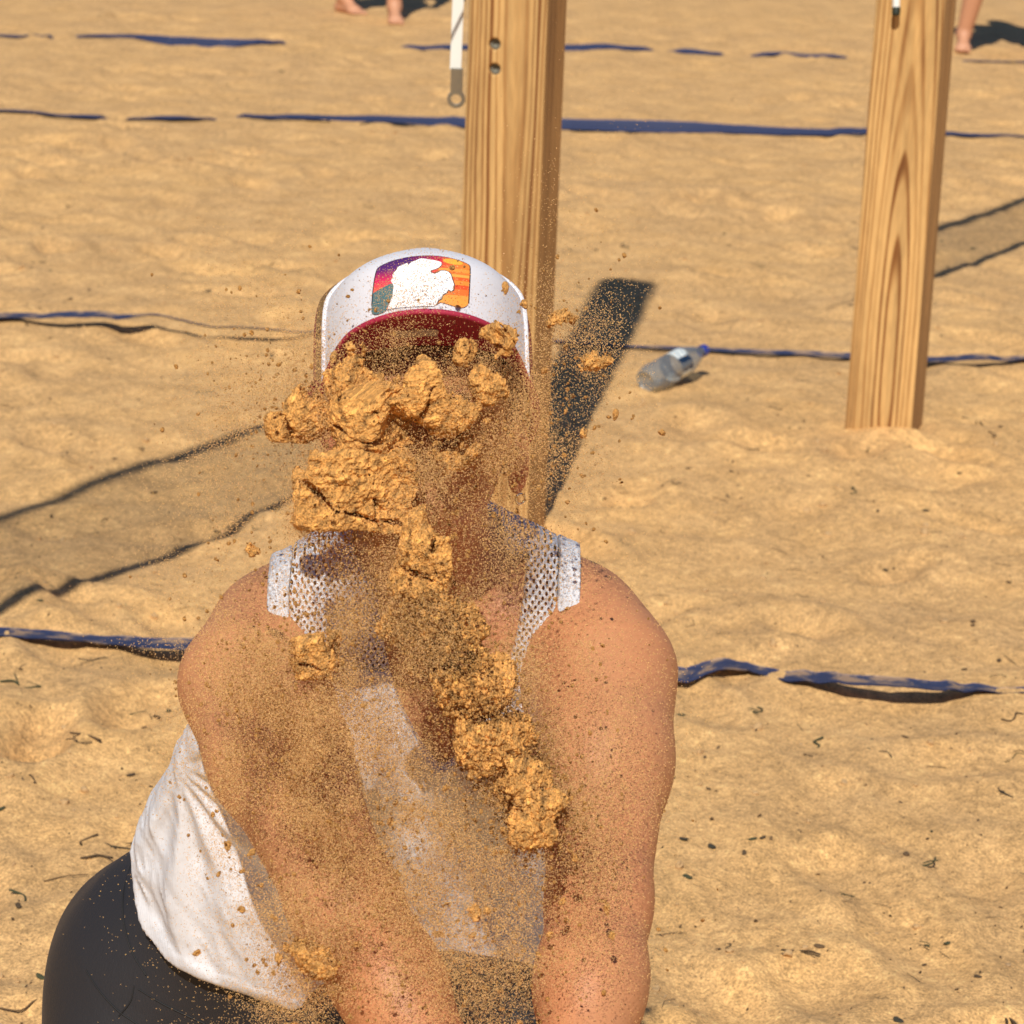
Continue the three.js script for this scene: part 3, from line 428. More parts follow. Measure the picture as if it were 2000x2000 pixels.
{
  const lo = V(9, 9, 9), hi = V(-9, -9, -9); for (const p of [hemA, hemB, hemC, J.shL, J.shR, J.neck]) { lo.min(p.clone().subScalar(0.2)); hi.max(p.clone().addScalar(0.2)); }
  const uvf = (x, y, z) => [(x * LX2.x + y * LX2.y + z * LX2.z) * 8, (x * U2.x + y * U2.y + z * U2.z) * 8];
  const top = mesh('tank_top', shift(meshSDF((x, y, z) => Math.max(shirtF(x, y, z), axial2(x, y, z) - yokeA), lo, hi, 0.0044, null, uvf)), white, player);
  const trim = (x, y, z) => armCut(x, y, z) - 0.019;
  for (const s of [-1, 1]) mesh('armhole_trim', shift(meshSDF((x, y, z) => Math.max(shirtF(x, y, z) - 0.0015, 0.02 - axial2(x, y, z), trim(x, y, z), -s * (x - chestC.x)), lo, hi, 0.0045, null, uvf)), white, top);
  const N = 128, holes = tex8(N, N, (i, j) => { const u = i / N * 4, v = j / N * 4, f = (a, b) => Math.hypot((a - Math.floor(a) - 0.5) * 1.0, (b - Math.floor(b) - 0.5) * 1.0); const d = Math.min(f(u, v), f(u + 0.5, v + 0.5)); const q = d < 0.22 ? 0 : 255; return [q, q, q]; }, false);
  const yokeMat = white.clone(); yokeMat.alphaMap = holes; yokeMat.alphaTest = 0.5; yokeMat.side = THREE.DoubleSide; yokeMat.bumpMap = null;
  holes.repeat.set(5.2, 4.0); // holes a few millimetres across
  mesh('mesh_yoke', shift(meshSDF((x, y, z) => Math.max(shirtF(x, y, z), yokeA - axial2(x, y, z), -trim(x, y, z)), lo, hi, 0.0045, null, uvf)), yokeMat, top);
}
// ---- black shorts ----
{
  const seat = union([torsoList[4], torsoList[5], torsoList[6], thighL, thighR, ellipsoid(P(330, 1880, 3.17), LX, U, NF, [0.12, 0.12, 0.12])], 0.06);
  const cutAlong = (a, b, t) => { const n = b.clone().sub(a), L = n.length(); n.normalize(); const c = a.clone().addScaledVector(n, L * t); return (x, y, z) => (x - c.x) * n.x + (y - c.y) * n.y + (z - c.z) * n.z; };
  const cl = cutAlong(J.hipL, J.knL, 1.3), cr = cutAlong(J.hipR, J.knR, 0.75);
  const f = (x, y, z) => { const hem = smin(hem1(x, y, z), hem2(x, y, z) - 0.03, 0.05); let d = seat(x, y, z) - 0.0060 + 0.002 * noise(x * 11, y * 11, z * 11); const dl = thighL(x, y, z), dr = thighR(x, y, z); d = Math.max(d, hem - 0.04, hem1(x, y, z) - 0.085); d = smin(d, Math.min(dl, dr) - 0.006, 0.02); return Math.max(d, dl < dr ? cl(x, y, z) : cr(x, y, z)); };
  const lo = V(9, 9, 9), hi = V(-9, -9, -9); for (const p of [J.hipL, J.hipR, J.knL, J.knR, hemA, hemB, hemC]) { lo.min(p.clone().subScalar(0.22)); hi.max(p.clone().addScalar(0.22)); }
  const black = new THREE.MeshPhysicalMaterial({ color: C(0.020, 0.019, 0.022), roughness: 0.62, bumpMap: clothTex, bumpScale: 0.0004, sheen: 0.3, sheenRoughness: 0.5, sheenColor: C(0.3, 0.3, 0.33) });
  const sh = mesh('shorts', shift(meshSDF(f, lo, hi, 0.0062, null, (x, y, z) => [(x + z) * 12, (y + z * 0.5) * 12])), black, player);
  // raised flat seams, found by walking in from outside
  const seamMat = new THREE.MeshStandardMaterial({ color: C(0.011, 0.011, 0.012), roughness: 0.7 });
  const walk = (px, py) => { let d = 2.5; for (let i = 0; i < 60; i++) { const p = P(px, py, d), v = f(p.x, p.y, p.z); if (v < 0.0004) return p; d += Math.max(0.0004, v * 0.8); } return null; };
  for (const line of [[[255, 1690], [240, 1750], [243, 1810], [258, 1860], [285, 1905]], [[168, 1895], [190, 1930], [228, 1972], [270, 2002]], [[262, 1925], [255, 1955], [232, 1985]], [[270, 1932], [320, 1962], [400, 2000]]]) { const pts = line.map(([a, b]) => walk(a, b)).filter(Boolean); if (pts.length < 2) continue; const c = new THREE.CatmullRomCurve3(pts); mesh('seam', shift(new THREE.TubeGeometry(c, 40, 0.0009, 6)), seamMat, sh); }
}
// ---- cap ----
{
  const rimY = (a) => lerp(0.050, -0.018, smooth(0.7, 2.6, Math.abs(a > Math.PI ? a - 2 * Math.PI : a))), RX = (a) => 0.0885 + 0.013 * smooth(1.0, 2.0, Math.abs(a)), RZ = (a) => Math.cos(a) > 0 ? 0.101 : 0.108;
  const PROF = [[0, 1], [0.25, 1.0], [0.45, 0.995], [0.58, 0.975], [0.66, 0.93], [0.74, 0.83], [0.82, 0.67], [0.89, 0.47], [0.94, 0.31], [0.98, 0.14], [1, 0]].map(([a, b]) => new THREE.Vector2(b, a)), profC = new THREE.SplineCurve(PROF);
  const crown = (a, u, off = 0) => { const th = u * Math.PI / 2, c = Math.cos(th), q = profC.getPoint(u), r = Math.max(0, u >= 0.999 ? 0 : q.x), top = 0.166; const y0 = rimY(a), y = y0 + (top - y0) * clamp(q.y) - 0.010 * clamp(q.y) * (1 - Math.cos(a)) * 0.5; const x = Math.sin(a) * RX(a) * r, z = Math.cos(a) * RZ(a) * r * (Math.cos(a) > 0 ? 1 - 0.10 * u * u : 1) - 0.004; const n = V(Math.sin(a) * c, Math.sin(th), Math.cos(a) * c).normalize(); return V(x + n.x * off, y + n.y * off, z + n.z * off); };
  const basis = new THREE.Matrix4().makeBasis(HX, HY, HZ).setPosition(HEAD);
  const patch = (a0, a1, u0, u1, na, nu, off, uvs) => { const pos = [], uv = [], ind = []; for (let j = 0; j <= nu; j++) for (let i = 0; i <= na; i++) { const a = lerp(a0, a1, i / na), u = lerp(u0, u1, j / nu), p = crown(a, u, off); pos.push(p.x, p.y, p.z); uv.push(uvs ? i / na : a * 4, uvs ? j / nu : u * 6); if (i < na && j < nu) { const q = j * (na + 1) + i; ind.push(q, q + 1, q + na + 1, q + 1, q + na + 2, q + na + 1); } } const g = new THREE.BufferGeometry(); g.setAttribute('position', new THREE.Float32BufferAttribute(pos, 3)); g.setAttribute('uv', new THREE.Float32BufferAttribute(uv, 2)); g.setIndex(ind); g.computeVertexNormals(); g.applyMatrix4(basis); return shift(g); };
  const shellPatch = (a0, a1, u0, u1, na, nu, off, t) => { const o = patch(a0, a1, u0, u1, na, nu, off), i = patch(a0, a1, u0, u1, na, nu, off - t); i.index.array.reverse(); return mergeGeometries([o, i]); };
  const crim = new THREE.MeshStandardMaterial({ color: C(0.36, 0.018, 0.055), roughness: 0.75, side: THREE.DoubleSide });
  const N = 64, meshHoles = tex8(N, N, (i, j) => { const d = Math.hypot((i % 16) - 8, (j % 16) - 8); const q = d < 5.2 ? 0 : 255; return [q, q, q]; }, false); meshHoles.repeat.set(5, 4);
  const crimMesh = crim.clone(); crimMesh.alphaMap = meshHoles; crimMesh.alphaTest = 0.5;
  const foam = new THREE.MeshPhysicalMaterial({ color: C(0.74, 0.74, 0.79), roughness: 0.9, bumpMap: clothTex, bumpScale: 0.0003, side: THREE.DoubleSide });
  const SEAM = 1.32;
  const cap = mesh('cap', patch(SEAM, Math.PI * 2 - SEAM, 0.0, 1, 70, 30, 0), crimMesh, player);
  mesh('front_panel', shellPatch(-SEAM - 0.02, SEAM + 0.02, 0, 1, 60, 34, 0.0012, 0.0022), foam, cap);
  for (const s of [-1, 1]) { const pts = []; for (let j = 0; j <= 24; j++) pts.push(crown(s * (SEAM + 0.01), j / 24 * 0.96, 0.0022)); const g = new THREE.TubeGeometry(new THREE.CatmullRomCurve3(pts), 50, 0.0022, 6); g.applyMatrix4(basis); mesh('panel_seam', shift(g), foam, cap); }
  { const pts = []; for (let i = 0; i <= 60; i++) pts.push(crown(SEAM + (Math.PI * 2 - 2 * SEAM) * i / 60, 0.01, 0.001)); const g = new THREE.TubeGeometry(new THREE.CatmullRomCurve3(pts), 90, 0.0045, 6); g.applyMatrix4(basis); mesh('sweat_band', shift(g), crim, cap); }
  { const g = new THREE.SphereGeometry(0.007, 16, 8); g.scale(1, 0.5, 1); const p = crown(0, 1, -0.0035); g.translate(p.x, p.y, p.z); g.applyMatrix4(basis); mesh('button', shift(g), foam, cap); }
  // brim: a curved, thick sheet
  const brimP = (s, t, off) => { const a = s * 1.36, r = crown(a, 0.0), len = 0.078 * Math.pow(Math.max(0, Math.cos(s * Math.PI / 2)), 0.42); return V(r.x * (1 + 0.05 * t), r.y + 0.004 * t - 0.020 * s * s * (0.35 + 0.65 * t) * t - 0.002 + off, r.z + len * t - 0.001); };
  const bs = (off) => { const pos = [], uv = [], ind = [], na = 60, nt = 16; for (let j = 0; j <= nt; j++) for (let i = 0; i <= na; i++) { const p = brimP(-1 + 2 * i / na, j / nt, off); pos.push(p.x, p.y, p.z); uv.push(i / 10, j / 6); if (i < na && j < nt) { const q = j * (na + 1) + i; ind.push(q, q + na + 1, q + 1, q + 1, q + na + 1, q + na + 2); } } const g = new THREE.BufferGeometry(); g.setAttribute('position', new THREE.Float32BufferAttribute(pos, 3)); g.setAttribute('uv', new THREE.Float32BufferAttribute(uv, 2)); g.setIndex(ind); g.computeVertexNormals(); g.applyMatrix4(basis); return shift(g); };
  const under = bs(-0.0016); under.index.array.reverse(); under.computeVertexNormals();
  const brim = mesh('brim', mergeGeometries([bs(0.0016), under]), crim, cap);
  { const pts = []; for (let i = 0; i <= 60; i++) pts.push(brimP(-1 + i / 30, 1, 0)); const g = new THREE.TubeGeometry(new THREE.CatmullRomCurve3(pts), 120, 0.0027, 8); g.applyMatrix4(basis); mesh('brim_binding', shift(g), new THREE.MeshStandardMaterial({ color: C(0.42, 0.022, 0.062), roughness: 0.7 }), brim); }
  { const pos = [], uv = [], ind = []; const n = 8; for (let j = 0; j <= 2; j++) for (let i = 0; i <= n; i++) { const p = brimP(-0.21 + 0.30 * i / n, 0.30 + 0.22 * j / 2, -0.0022); pos.push(p.x, p.y, p.z); uv.push(i / n, j / 2); if (i < n && j < 2) { const q = j * (n + 1) + i; ind.push(q, q + 1, q + n + 1, q + 1, q + n + 2, q + n + 1); } } const g = new THREE.BufferGeometry(); g.setAttribute('position', new THREE.Float32BufferAttribute(pos, 3)); g.setAttribute('uv', new THREE.Float32BufferAttribute(uv, 2)); g.setIndex(ind); g.computeVertexNormals(); g.applyMatrix4(basis); mesh('brim_sticker', shift(g), new THREE.MeshStandardMaterial({ color: C(0.8, 0.79, 0.74), roughness: 0.3, metalness: 0.3, side: THREE.DoubleSide }), brim); }
  // printed emblem: sunset arch with a white outline shape
  const cv = document.createElement('canvas'); cv.width = 708; cv.height = 460; const c = cv.getContext('2d'); c.clearRect(0, 0, 708, 460); c.save(); c.scale(0.5, 0.5); c.translate(-240, -122);
  const path = (pts, close = true) => { c.beginPath(); pts.forEach(([x, y], i) => i ? c.lineTo(x, y) : c.moveTo(x, y)); if (close) c.closePath(); };
  const arch = () => { c.beginPath(); c.moveTo(252, 985); c.lineTo(318, 430); c.bezierCurveTo(345, 350, 440, 275, 560, 225); c.bezierCurveTo(780, 145, 980, 128, 1130, 136); c.bezierCurveTo(1350, 155, 1500, 215, 1590, 285); c.bezierCurveTo(1640, 325, 1652, 360, 1648, 420); c.lineTo(1590, 930); c.bezierCurveTo(1570, 985, 1500, 1000, 1430, 995); c.lineTo(1200, 960); c.lineTo(1100, 1000); c.lineTo(480, 1000); c.bezierCurveTo(420, 1030, 330, 1035, 290, 1022); c.bezierCurveTo(262, 1015, 250, 1005, 252, 985); c.closePath(); };
  c.save(); arch(); c.clip();
  let gr = c.createLinearGradient(430, 300, 380, 800); gr.addColorStop(0, '#4a1a66'); gr.addColorStop(0.35, '#55196a'); gr.addColorStop(0.55, '#a01e5e'); gr.addColorStop(0.75, '#d81f56'); gr.addColorStop(1, '#e8604c'); c.fillStyle = gr; c.fillRect(200, 80, 800, 1000);
  gr = c.createLinearGradient(780, 150, 1500, 560); gr.addColorStop(0, '#5b1a62'); gr.addColorStop(0.28, '#8f1e58'); gr.addColorStop(0.5, '#cf2a4a'); gr.addColorStop(0.72, '#ef5a2c'); gr.addColorStop(1, '#f98a33'); c.fillStyle = gr; path([[700, 60], [1800, 60], [1800, 1100], [1000, 1100], [900, 420]]); c.fill();
  for (const [y, h, col] of [[500, 60, '#fb9a3c'], [580, 30, '#f77a2c'], [610, 45, '#fdab48'], [655, 50, '#f2601f'], [705, 60, '#fb8f34'], [765, 45, '#ee5320'], [815, 60, '#f7742a'], [880, 120, '#fba23e']]) { c.fillStyle = col; path([[1180, y + 12], [1700, y - 6], [1700, y + h], [1180, y + h + 10]]); c.fill(); }
  c.fillStyle = '#4d6f73'; path([[230, 830], [540, 735], [600, 760], [560, 900], [470, 1010], [300, 1060], [230, 1020]]); c.fill();
  c.fillStyle = '#fdb53c'; c.beginPath(); c.ellipse(1405, 308, 150, 96, 0.18, 0, 6.283); c.fill(); c.lineWidth = 10; c.strokeStyle = '#f07a28'; c.stroke();
  const land = [[960, 235], [1000, 245], [1060, 275], [1130, 300], [1190, 330], [1225, 360], [1235, 395], [1235, 440], [1215, 480], [1190, 515], [1150, 545], [1085, 570], [1085, 605], [1130, 620], [1170, 600], [1210, 565], [1270, 555], [1320, 575], [1355, 620], [1370, 690], [1395, 770], [1385, 830], [1345, 850], [1310, 835], [1285, 870], [1235, 890], [1215, 930], [1170, 950], [1100, 1090], [470, 1090], [500, 980], [560, 890], [580, 770], [540, 700], [565, 640], [555, 600], [605, 530], [625, 470], [665, 430], [740, 385], [765, 365], [775, 420], [800, 385], [815, 345], [870, 310], [885, 285], [920, 250]];
  c.fillStyle = '#ffffff'; path(land); c.fill(); c.lineWidth = 12; c.strokeStyle = '#2c1620'; path(land.slice(6, 29), false); c.stroke(); path(land.slice(35, 48), false); c.lineWidth = 7; c.stroke();
  c.restore(); arch(); c.lineWidth = 15; c.strokeStyle = '#2a1420'; c.save(); c.beginPath(); c.rect(200, 60, 1600, 880); c.clip(); arch(); c.stroke(); c.restore(); c.restore();
  const et = new THREE.CanvasTexture(cv); et.colorSpace = THREE.SRGBColorSpace;
  mesh('printed_emblem', patch(-0.55, 0.49, 0.09, 0.445, 40, 24, 0.0024, true), new THREE.MeshStandardMaterial({ map: et, roughness: 0.7, alphaTest: 0.5, side: THREE.DoubleSide }), cap);
}
// ---------- bystanders: their feet and shins show along the top ----------
function bystander(label, base, feet, lean, shirtCol, shortsCol) { // feet: [[x,z,toeX,toeZ] left, right] relative to base
  const root = groupAt('person', base); tag(root, label, 'person');
  const hipY = 0.92, hip = [V(-0.09 + lean, hipY, 0), V(0.09 + lean, hipY, 0)], gy = (x, z) => height(base.x + x, base.z + z) - base.y;
  const L = feet.map(([x, z, tx, tz], i) => { const g = gy(x, z), an = V(x, 0.085 + g, z), kn = an.clone().lerp(hip[i], 0.53).add(V(0, 0, 0.06)), fl = Math.hypot(tx, tz), heel = V(x - 0.045 * tx / fl, 0.028 + g, z - 0.045 * tz / fl), ball = V(x + tx * 0.62, 0.020 + g, z + tz * 0.62), px = -tz / fl, pz = tx / fl; return { an, kn, hip: hip[i], heel, ball, toes: [-0.03, -0.014, 0.002, 0.017, 0.031].map((o, k) => [V(ball.x + px * o, 0.018 + g, ball.z + pz * o), V(ball.x + tx * (0.40 - 0.035 * k) + px * o, 0.012 + g, ball.z + tz * (0.40 - 0.035 * k) + pz * o), k ? 0.0095 : 0.0125]) }; });
  const leg = union(L.flatMap((l) => [capsule(l.hip, l.kn, 0.085, 0.058), capsule(l.kn, l.kn.clone().lerp(l.an, 0.3), 0.056, 0.062), capsule(l.kn.clone().lerp(l.an, 0.3), l.an, 0.062, 0.037), capsule(l.an, l.heel, 0.034, 0.030), capsule(l.an, l.ball, 0.032, 0.026), capsule(l.heel, l.ball, 0.026, 0.026), capsule(l.ball.clone().add(V(0.018, 0, 0)), l.ball.clone().add(V(-0.018, 0, 0)), 0.022, 0.022)]), 0.02);
  const toes = union(L.flatMap((l) => l.toes.map(([a, b, r]) => capsule(a, b, r, r * 0.9))), 0.006);
  const pel = V(lean, 0.98, 0), ch = V(lean * 1.2, 1.32, 0.02), nk = V(lean * 1.2, 1.50, 0.01), hd = V(lean * 1.2, 1.66, 0.03);
  const trunk = union([ellipsoid(pel, V(1, 0, 0), V(0, 1, 0), V(0, 0, 1), [0.165, 0.13, 0.12]), ellipsoid(ch, V(1, 0, 0), V(0, 1, 0), V(0, 0, 1), [0.165, 0.20, 0.11]), capsule(pel, ch, 0.125, 0.125), capsule(ch.clone().add(V(-0.15, 0.12, 0)), ch.clone().add(V(0.15, 0.12, 0)), 0.06, 0.06)], 0.05);
  const arms = union([-1, 1].flatMap((s) => { const sh = ch.clone().add(V(s * 0.19, 0.11, 0)), el = ch.clone().add(V(s * 0.25, -0.15, 0)), wr = ch.clone().add(V(s * 0.24, -0.34, 0.12)); const r = [capsule(sh, el, 0.055, 0.04), capsule(el, wr, 0.04, 0.027), capsule(wr, wr.clone().add(V(0, -0.06, 0.03)), 0.026, 0.03)]; for (let f = 0; f < 4; f++) r.push(capsule(wr.clone().add(V((f - 1.5) * 0.017, -0.07, 0.04)), wr.clone().add(V((f - 1.5) * 0.018, -0.14, 0.05)), 0.009, 0.008)); r.push(capsule(wr.clone().add(V(-s * 0.02, -0.04, 0.03)), wr.clone().add(V(-s * 0.035, -0.09, 0.06)), 0.011, 0.009)); return r; }), 0.015);
  const head = union([ellipsoid(hd, V(1, 0, 0), V(0, 1, 0), V(0, 0, 1), [0.075, 0.11, 0.093]), capsule(nk, hd, 0.055, 0.05), capsule(hd.clone().add(V(0, 0.0, 0.09)), hd.clone().add(V(0, -0.03, 0.105)), 0.009, 0.012)], 0.015);
  const f = (x, y, z) => smin(smin(smin(leg(x, y, z), toes(x, y, z), 0.012), smin(trunk(x, y, z), arms(x, y, z), 0.03), 0.03), head(x, y, z), 0.03);
  const col = (x, y, z) => { const t = 1 + 0.10 * fbm(x * 8, y * 8, z * 8, 3); return [0.60 * t, 0.30 * t, 0.17 * t]; };
  mesh('body', meshSDF(f, V(-0.65, -0.08, -0.5), V(0.65, 1.84, 0.5), 0.0105, col), new THREE.MeshStandardMaterial({ vertexColors: true, roughness: 0.55 }), root);
  mesh('shirt', meshSDF((x, y, z) => Math.max(Math.min(trunk(x, y, z), Math.max(arms(x, y, z), 1.22 - y)) - 0.010 + 0.005 * noise(x * 9, y * 9, z * 9), 0.95 - y, y - 1.50), V(-0.5, 0.85, -0.3), V(0.5, 1.6, 0.3), 0.014), new THREE.MeshStandardMaterial({ color: shirtCol, roughness: 0.9 }), root);
  mesh('shorts', meshSDF((x, y, z) => Math.max(Math.min(trunk(x, y, z), leg(x, y, z) - 0.02) - 0.012 + 0.006 * noise(x * 9, y * 9, z * 9), 0.58 - y, y - 1.02), V(-0.5, 0.5, -0.4), V(0.5, 1.1, 0.4), 0.014), new THREE.MeshStandardMaterial({ color: shortsCol, roughness: 0.9 }), root);
  mesh('hair', meshSDF((x, y, z) => { const e = Math.hypot((x - hd.x) / 0.082, (y - hd.y - 0.015) / 0.112, (z - hd.z + 0.012) / 0.098) - 1; return Math.max(e * 0.08, z - hd.z - 0.045 - (y - hd.y) * 0.3, hd.y - 0.08 - y); }, V(-0.25, 1.4, -0.2), V(0.25, 1.85, 0.25), 0.010), new THREE.MeshStandardMaterial({ color: C(0.05, 0.03, 0.018), roughness: 0.7 }), root);
  return root;
}
{
  const a = G(672, 24), b = G(770, 40), c = a.clone().add(b).multiplyScalar(0.5);
  bystander('bystander whose two bare feet show left of the bolted post', V(c.x, c.y, c.z), [[a.x - c.x, a.z - c.z, 0.10, 0.15], [b.x - c.x, b.z - c.z, 0.02, 0.16]], -0.02, C(0.05, 0.06, 0.09), C(0.04, 0.04, 0.05));
  const d = G(1880, 98); bystander('bystander whose one bare shin shows beside the right post', V(d.x + 0.12, d.y, d.z), [[-0.12, 0, -0.02, 0.14], [0.30, -0.10, 0.08, 0.14]], 0.10, C(0.5, 0.5, 0.52), C(0.03, 0.04, 0.07));
}
// ---------- the burst of sand: clods, crumbs, grains ----------
const clodBump = (() => { const N = 256, w = blurNoise(N, 0, 71), q = blurNoise(N, 2, 72); return [tex8(N, N, (i, j) => { const v = 128 + 60 * w[j * N + i] + 60 * q[j * N + i]; return [v, v, v]; }, false), tex8(N, N, (i, j) => { const o = j * N + i, t = 1 + 0.36 * w[o] + 0.26 * q[o]; return [206 * t, 151 * t, 82 * t]; }, true)]; })();
const clodMat = new THREE.MeshStandardMaterial({ map: clodBump[1], bumpMap: clodBump[0], bumpScale: 0.0035, roughness: 0.97 });

function clodGeo(seed, half, cell, box, ragged, grit = 1) { // a clod of half-sizes half[] in metres, its relief in metres too
  const [a, b, c] = half, s = seed * 7.31, m = Math.min(a, b, c), f0 = 0.55 / m, rnd = rng(seed * 13 + 1);
  const bites = [0, 1, 2, 3].map(() => { const u = rnd() * 6.28, v = rnd() * 2 - 1; return [Math.cos(u) * a * 1.15, Math.sin(u) * b * 1.15, v * c, m * (0.45 + 0.7 * rnd()) * ragged]; });
  const cracks = box > 0.3 ? [[1, 0.25, 0.2, a * 0.38], [0.3, 1, 0.1, -b * 0.35]] : [];
  const f = (x, y, z) => {
    const wx = x + 0.30 * m * noise(x * f0 + s, y * f0, z * f0), wy = y + 0.30 * m * noise(x * f0, y * f0 + s, z * f0 + 4), wz = z + 0.25 * m * noise(x * f0 + 8, y * f0, z * f0 + s);
    const k0 = Math.hypot(wx / a, wy / b, wz / c), k1 = Math.hypot(wx / (a * a), wy / (b * b), wz / (c * c)) || 1e-6, e = k0 * (k0 - 1) / k1;
    const qx = Math.abs(wx) - a * 0.86, qy = Math.abs(wy) - b * 0.86, qz = Math.abs(wz) - c * 0.8, bx = Math.hypot(Math.max(qx, 0), Math.max(qy, 0), Math.max(qz, 0)) + Math.min(Math.max(qx, qy, qz), 0) - 0.1 * m;
    let d = lerp(e, bx, box); for (const [ix, iy, iz, r] of bites) d = smax(d, r - Math.hypot(wx - ix, wy - iy, wz - iz), 0.15 * m);
    for (const [nx, ny, nz, o] of cracks) d = smax(d, 0.0013 - Math.abs(wx * nx + wy * ny + wz * nz - o + 0.22 * m * noise(x * f0 * 2, y * f0 * 2 + s, z * f0 * 2)), 0.001);
    return d + m * ragged * 0.42 * fbm(x * f0 * 1.5 + s, y * f0 * 1.5, z * f0 * 1.5 + s, 5) + grit * Math.min(0.0012, m * 0.12) * (noise(x * 260 + s, y * 260, z * 260) + 0.8 * noise(x * 520, y * 520 + s, z * 520));
  };
  const pad = m * 0.9; return meshSDF(f, V(-a - pad, -b - pad, -c - pad), V(a + pad, b + pad, c + pad), cell, null, (x, y, z) => [(x + z * 0.6) * 5, (y + z * 0.5) * 5]);
}
function addClod(geo, px, py, d, wpx, hpx, dep, rot, label, group, name = 'sand_clod') {
  const m = mesh(name, geo, clodMat), k = PX(d); m.position.copy(P(px, py, d)); if (dep) m.scale.set(wpx * k / 2, hpx * k / 2, dep);
  m.rotation.set(-PITCH + (rot[0] || 0), rot[1] || 0, rot[2] || 0); return tag(m, label, 'sand clod', group);
}
const unitClod = (seed, cell) => { const g = clodGeo(seed, [0.01, 0.009, 0.008], cell * 0.01, 0.1, 1.0); g.scale(100, 100, 100); return g; };
// [x, y, distance, width px, height px, thickness m, [turn], boxiness, label]
const CLODS = [
  [688, 955, 2.40, 245, 160, 0.030, [0.1, 0.25, -0.07], 0.95, 'large flat brick-like slab of sand hiding the mouth and jaw'],
  [592, 812, 2.42, 115, 100, 0.022, [0, 0.2, 0.3], 0.3, 'ragged sand clod at the left cheek, above the slab'],
  [545, 838, 2.43, 50, 75, 0.012, [0, 0, 0.5], 0.2, 'small dark crumbling clod at the far left of the face'],
  [735, 822, 2.41, 185, 140, 0.028, [0.2, -0.2, 0.1], 0.35, 'wide broken clod of sand over the nose'],
  [845, 778, 2.41, 165, 130, 0.026, [0, 0.3, 2.6], 0.45, 'lumpy sand clod over the brow, right of the wide one'],
  [690, 752, 2.42, 115, 105, 0.020, [0.2, 0, 0.5], 0.25, 'sand clod under the left side of the brim'],
  [978, 665, 2.40, 82, 70, 0.015, [0.3, 0.4, 0.3], 0.45, 'dark-bellied sand clod in front of the right end of the brim'],
  [695, 681, 2.42, 44, 34, 0.009, [0, 0, 0.2], 0.4, 'small sand clod on the left part of the brim'],
  [908, 690, 2.41, 46, 52, 0.010, [0, 0, -0.3], 0.4, 'small sand clod on the right part of the brim'],
  [955, 752, 2.41, 80, 80, 0.013, [0, 0.2, 0.4], 0.3, 'sand clod beside the right end of the brim, over the temple'],
  [826, 1085, 2.38, 110, 195, 0.026, [0.1, 0.2, -0.10], 0.45, 'tall sand clod standing before the throat'],
  [890, 880, 2.44, 110, 80, 0.014, [0, 0, 0.6], 0.2, 'thin sand clod before the right cheek'],
  [622, 1280, 2.36, 108, 88, 0.020, [0.2, 0.3, 0.06], 0.75, 'square-cut sand clod before the left shoulder strap'],
  [770, 1232, 2.40, 62, 74, 0.010, [0, 0, 0.8], 0.15, 'curled sand clod at the middle of the neckline'],
  [880, 1235, 2.37, 120, 130, 0.017, [0.2, 0.1, 0.5], 0.12, 'crumbling sand clod just below the throat clod'],
  [925, 1335, 2.36, 170, 140, 0.020, [0.2, 0.1, 0.7], 0.12, 'crumbling sand clod over the right side of the chest'],
  [968, 1440, 2.345, 165, 130, 0.018, [0, 0.2, 0.6], 0.12, 'crumbling sand clod low on the chest'],
  [1005, 1530, 2.335, 140, 110, 0.017, [0, 0.2, 0.2], 0.12, 'crumbling sand clod below the chest, beside the inner right arm'],
  [1050, 1600, 2.33, 130, 100, 0.016, [0, 0.3, 0.5], 0.12, 'crumbling sand clod at the lower end of the stream by the right arm'],
  [615, 1870, 2.30, 110, 70, 0.014, [0, 0, -0.7], 0.2, 'sand clod low before the shirt hem'],
  [1160, 705, 2.44, 78, 36, 0.008, [0, 0, 0.1], 0.1, 'flying sand clod against the post shadow'],
  [1095, 625, 2.44, 56, 40, 0.008, [0, 0, 0.3], 0.1, 'flying sand clod right of the cap against the post'],
  [925, 1780, 2.30, 30, 44, 0.007, [0, 0, 0.1], 0.3, 'small sand clod hanging between the forearms'],
  [495, 1075, 2.46, 26, 30, 0.005, [0, 0, 0.1], 0.3, 'tiny sand clod left of the shoulder strap'],
];
CLODS.forEach(([px, py, d, w, h, dep, rot, box, label], i) => addClod(clodGeo(i + 1, [w * PX(d) / 2, h * PX(d) / 2, dep], clamp(w * PX(d) / 75, 0.0009, 0.0014), box, box > 0.6 ? 0.85 : box > 0.4 ? 1.15 : box > 0.19 ? 1.2 : 1.35, box < 0.19 ? 2.6 : 1.2), px, py, d, w, h, 0, rot, label, 'clods of sand thrown up before the player'));
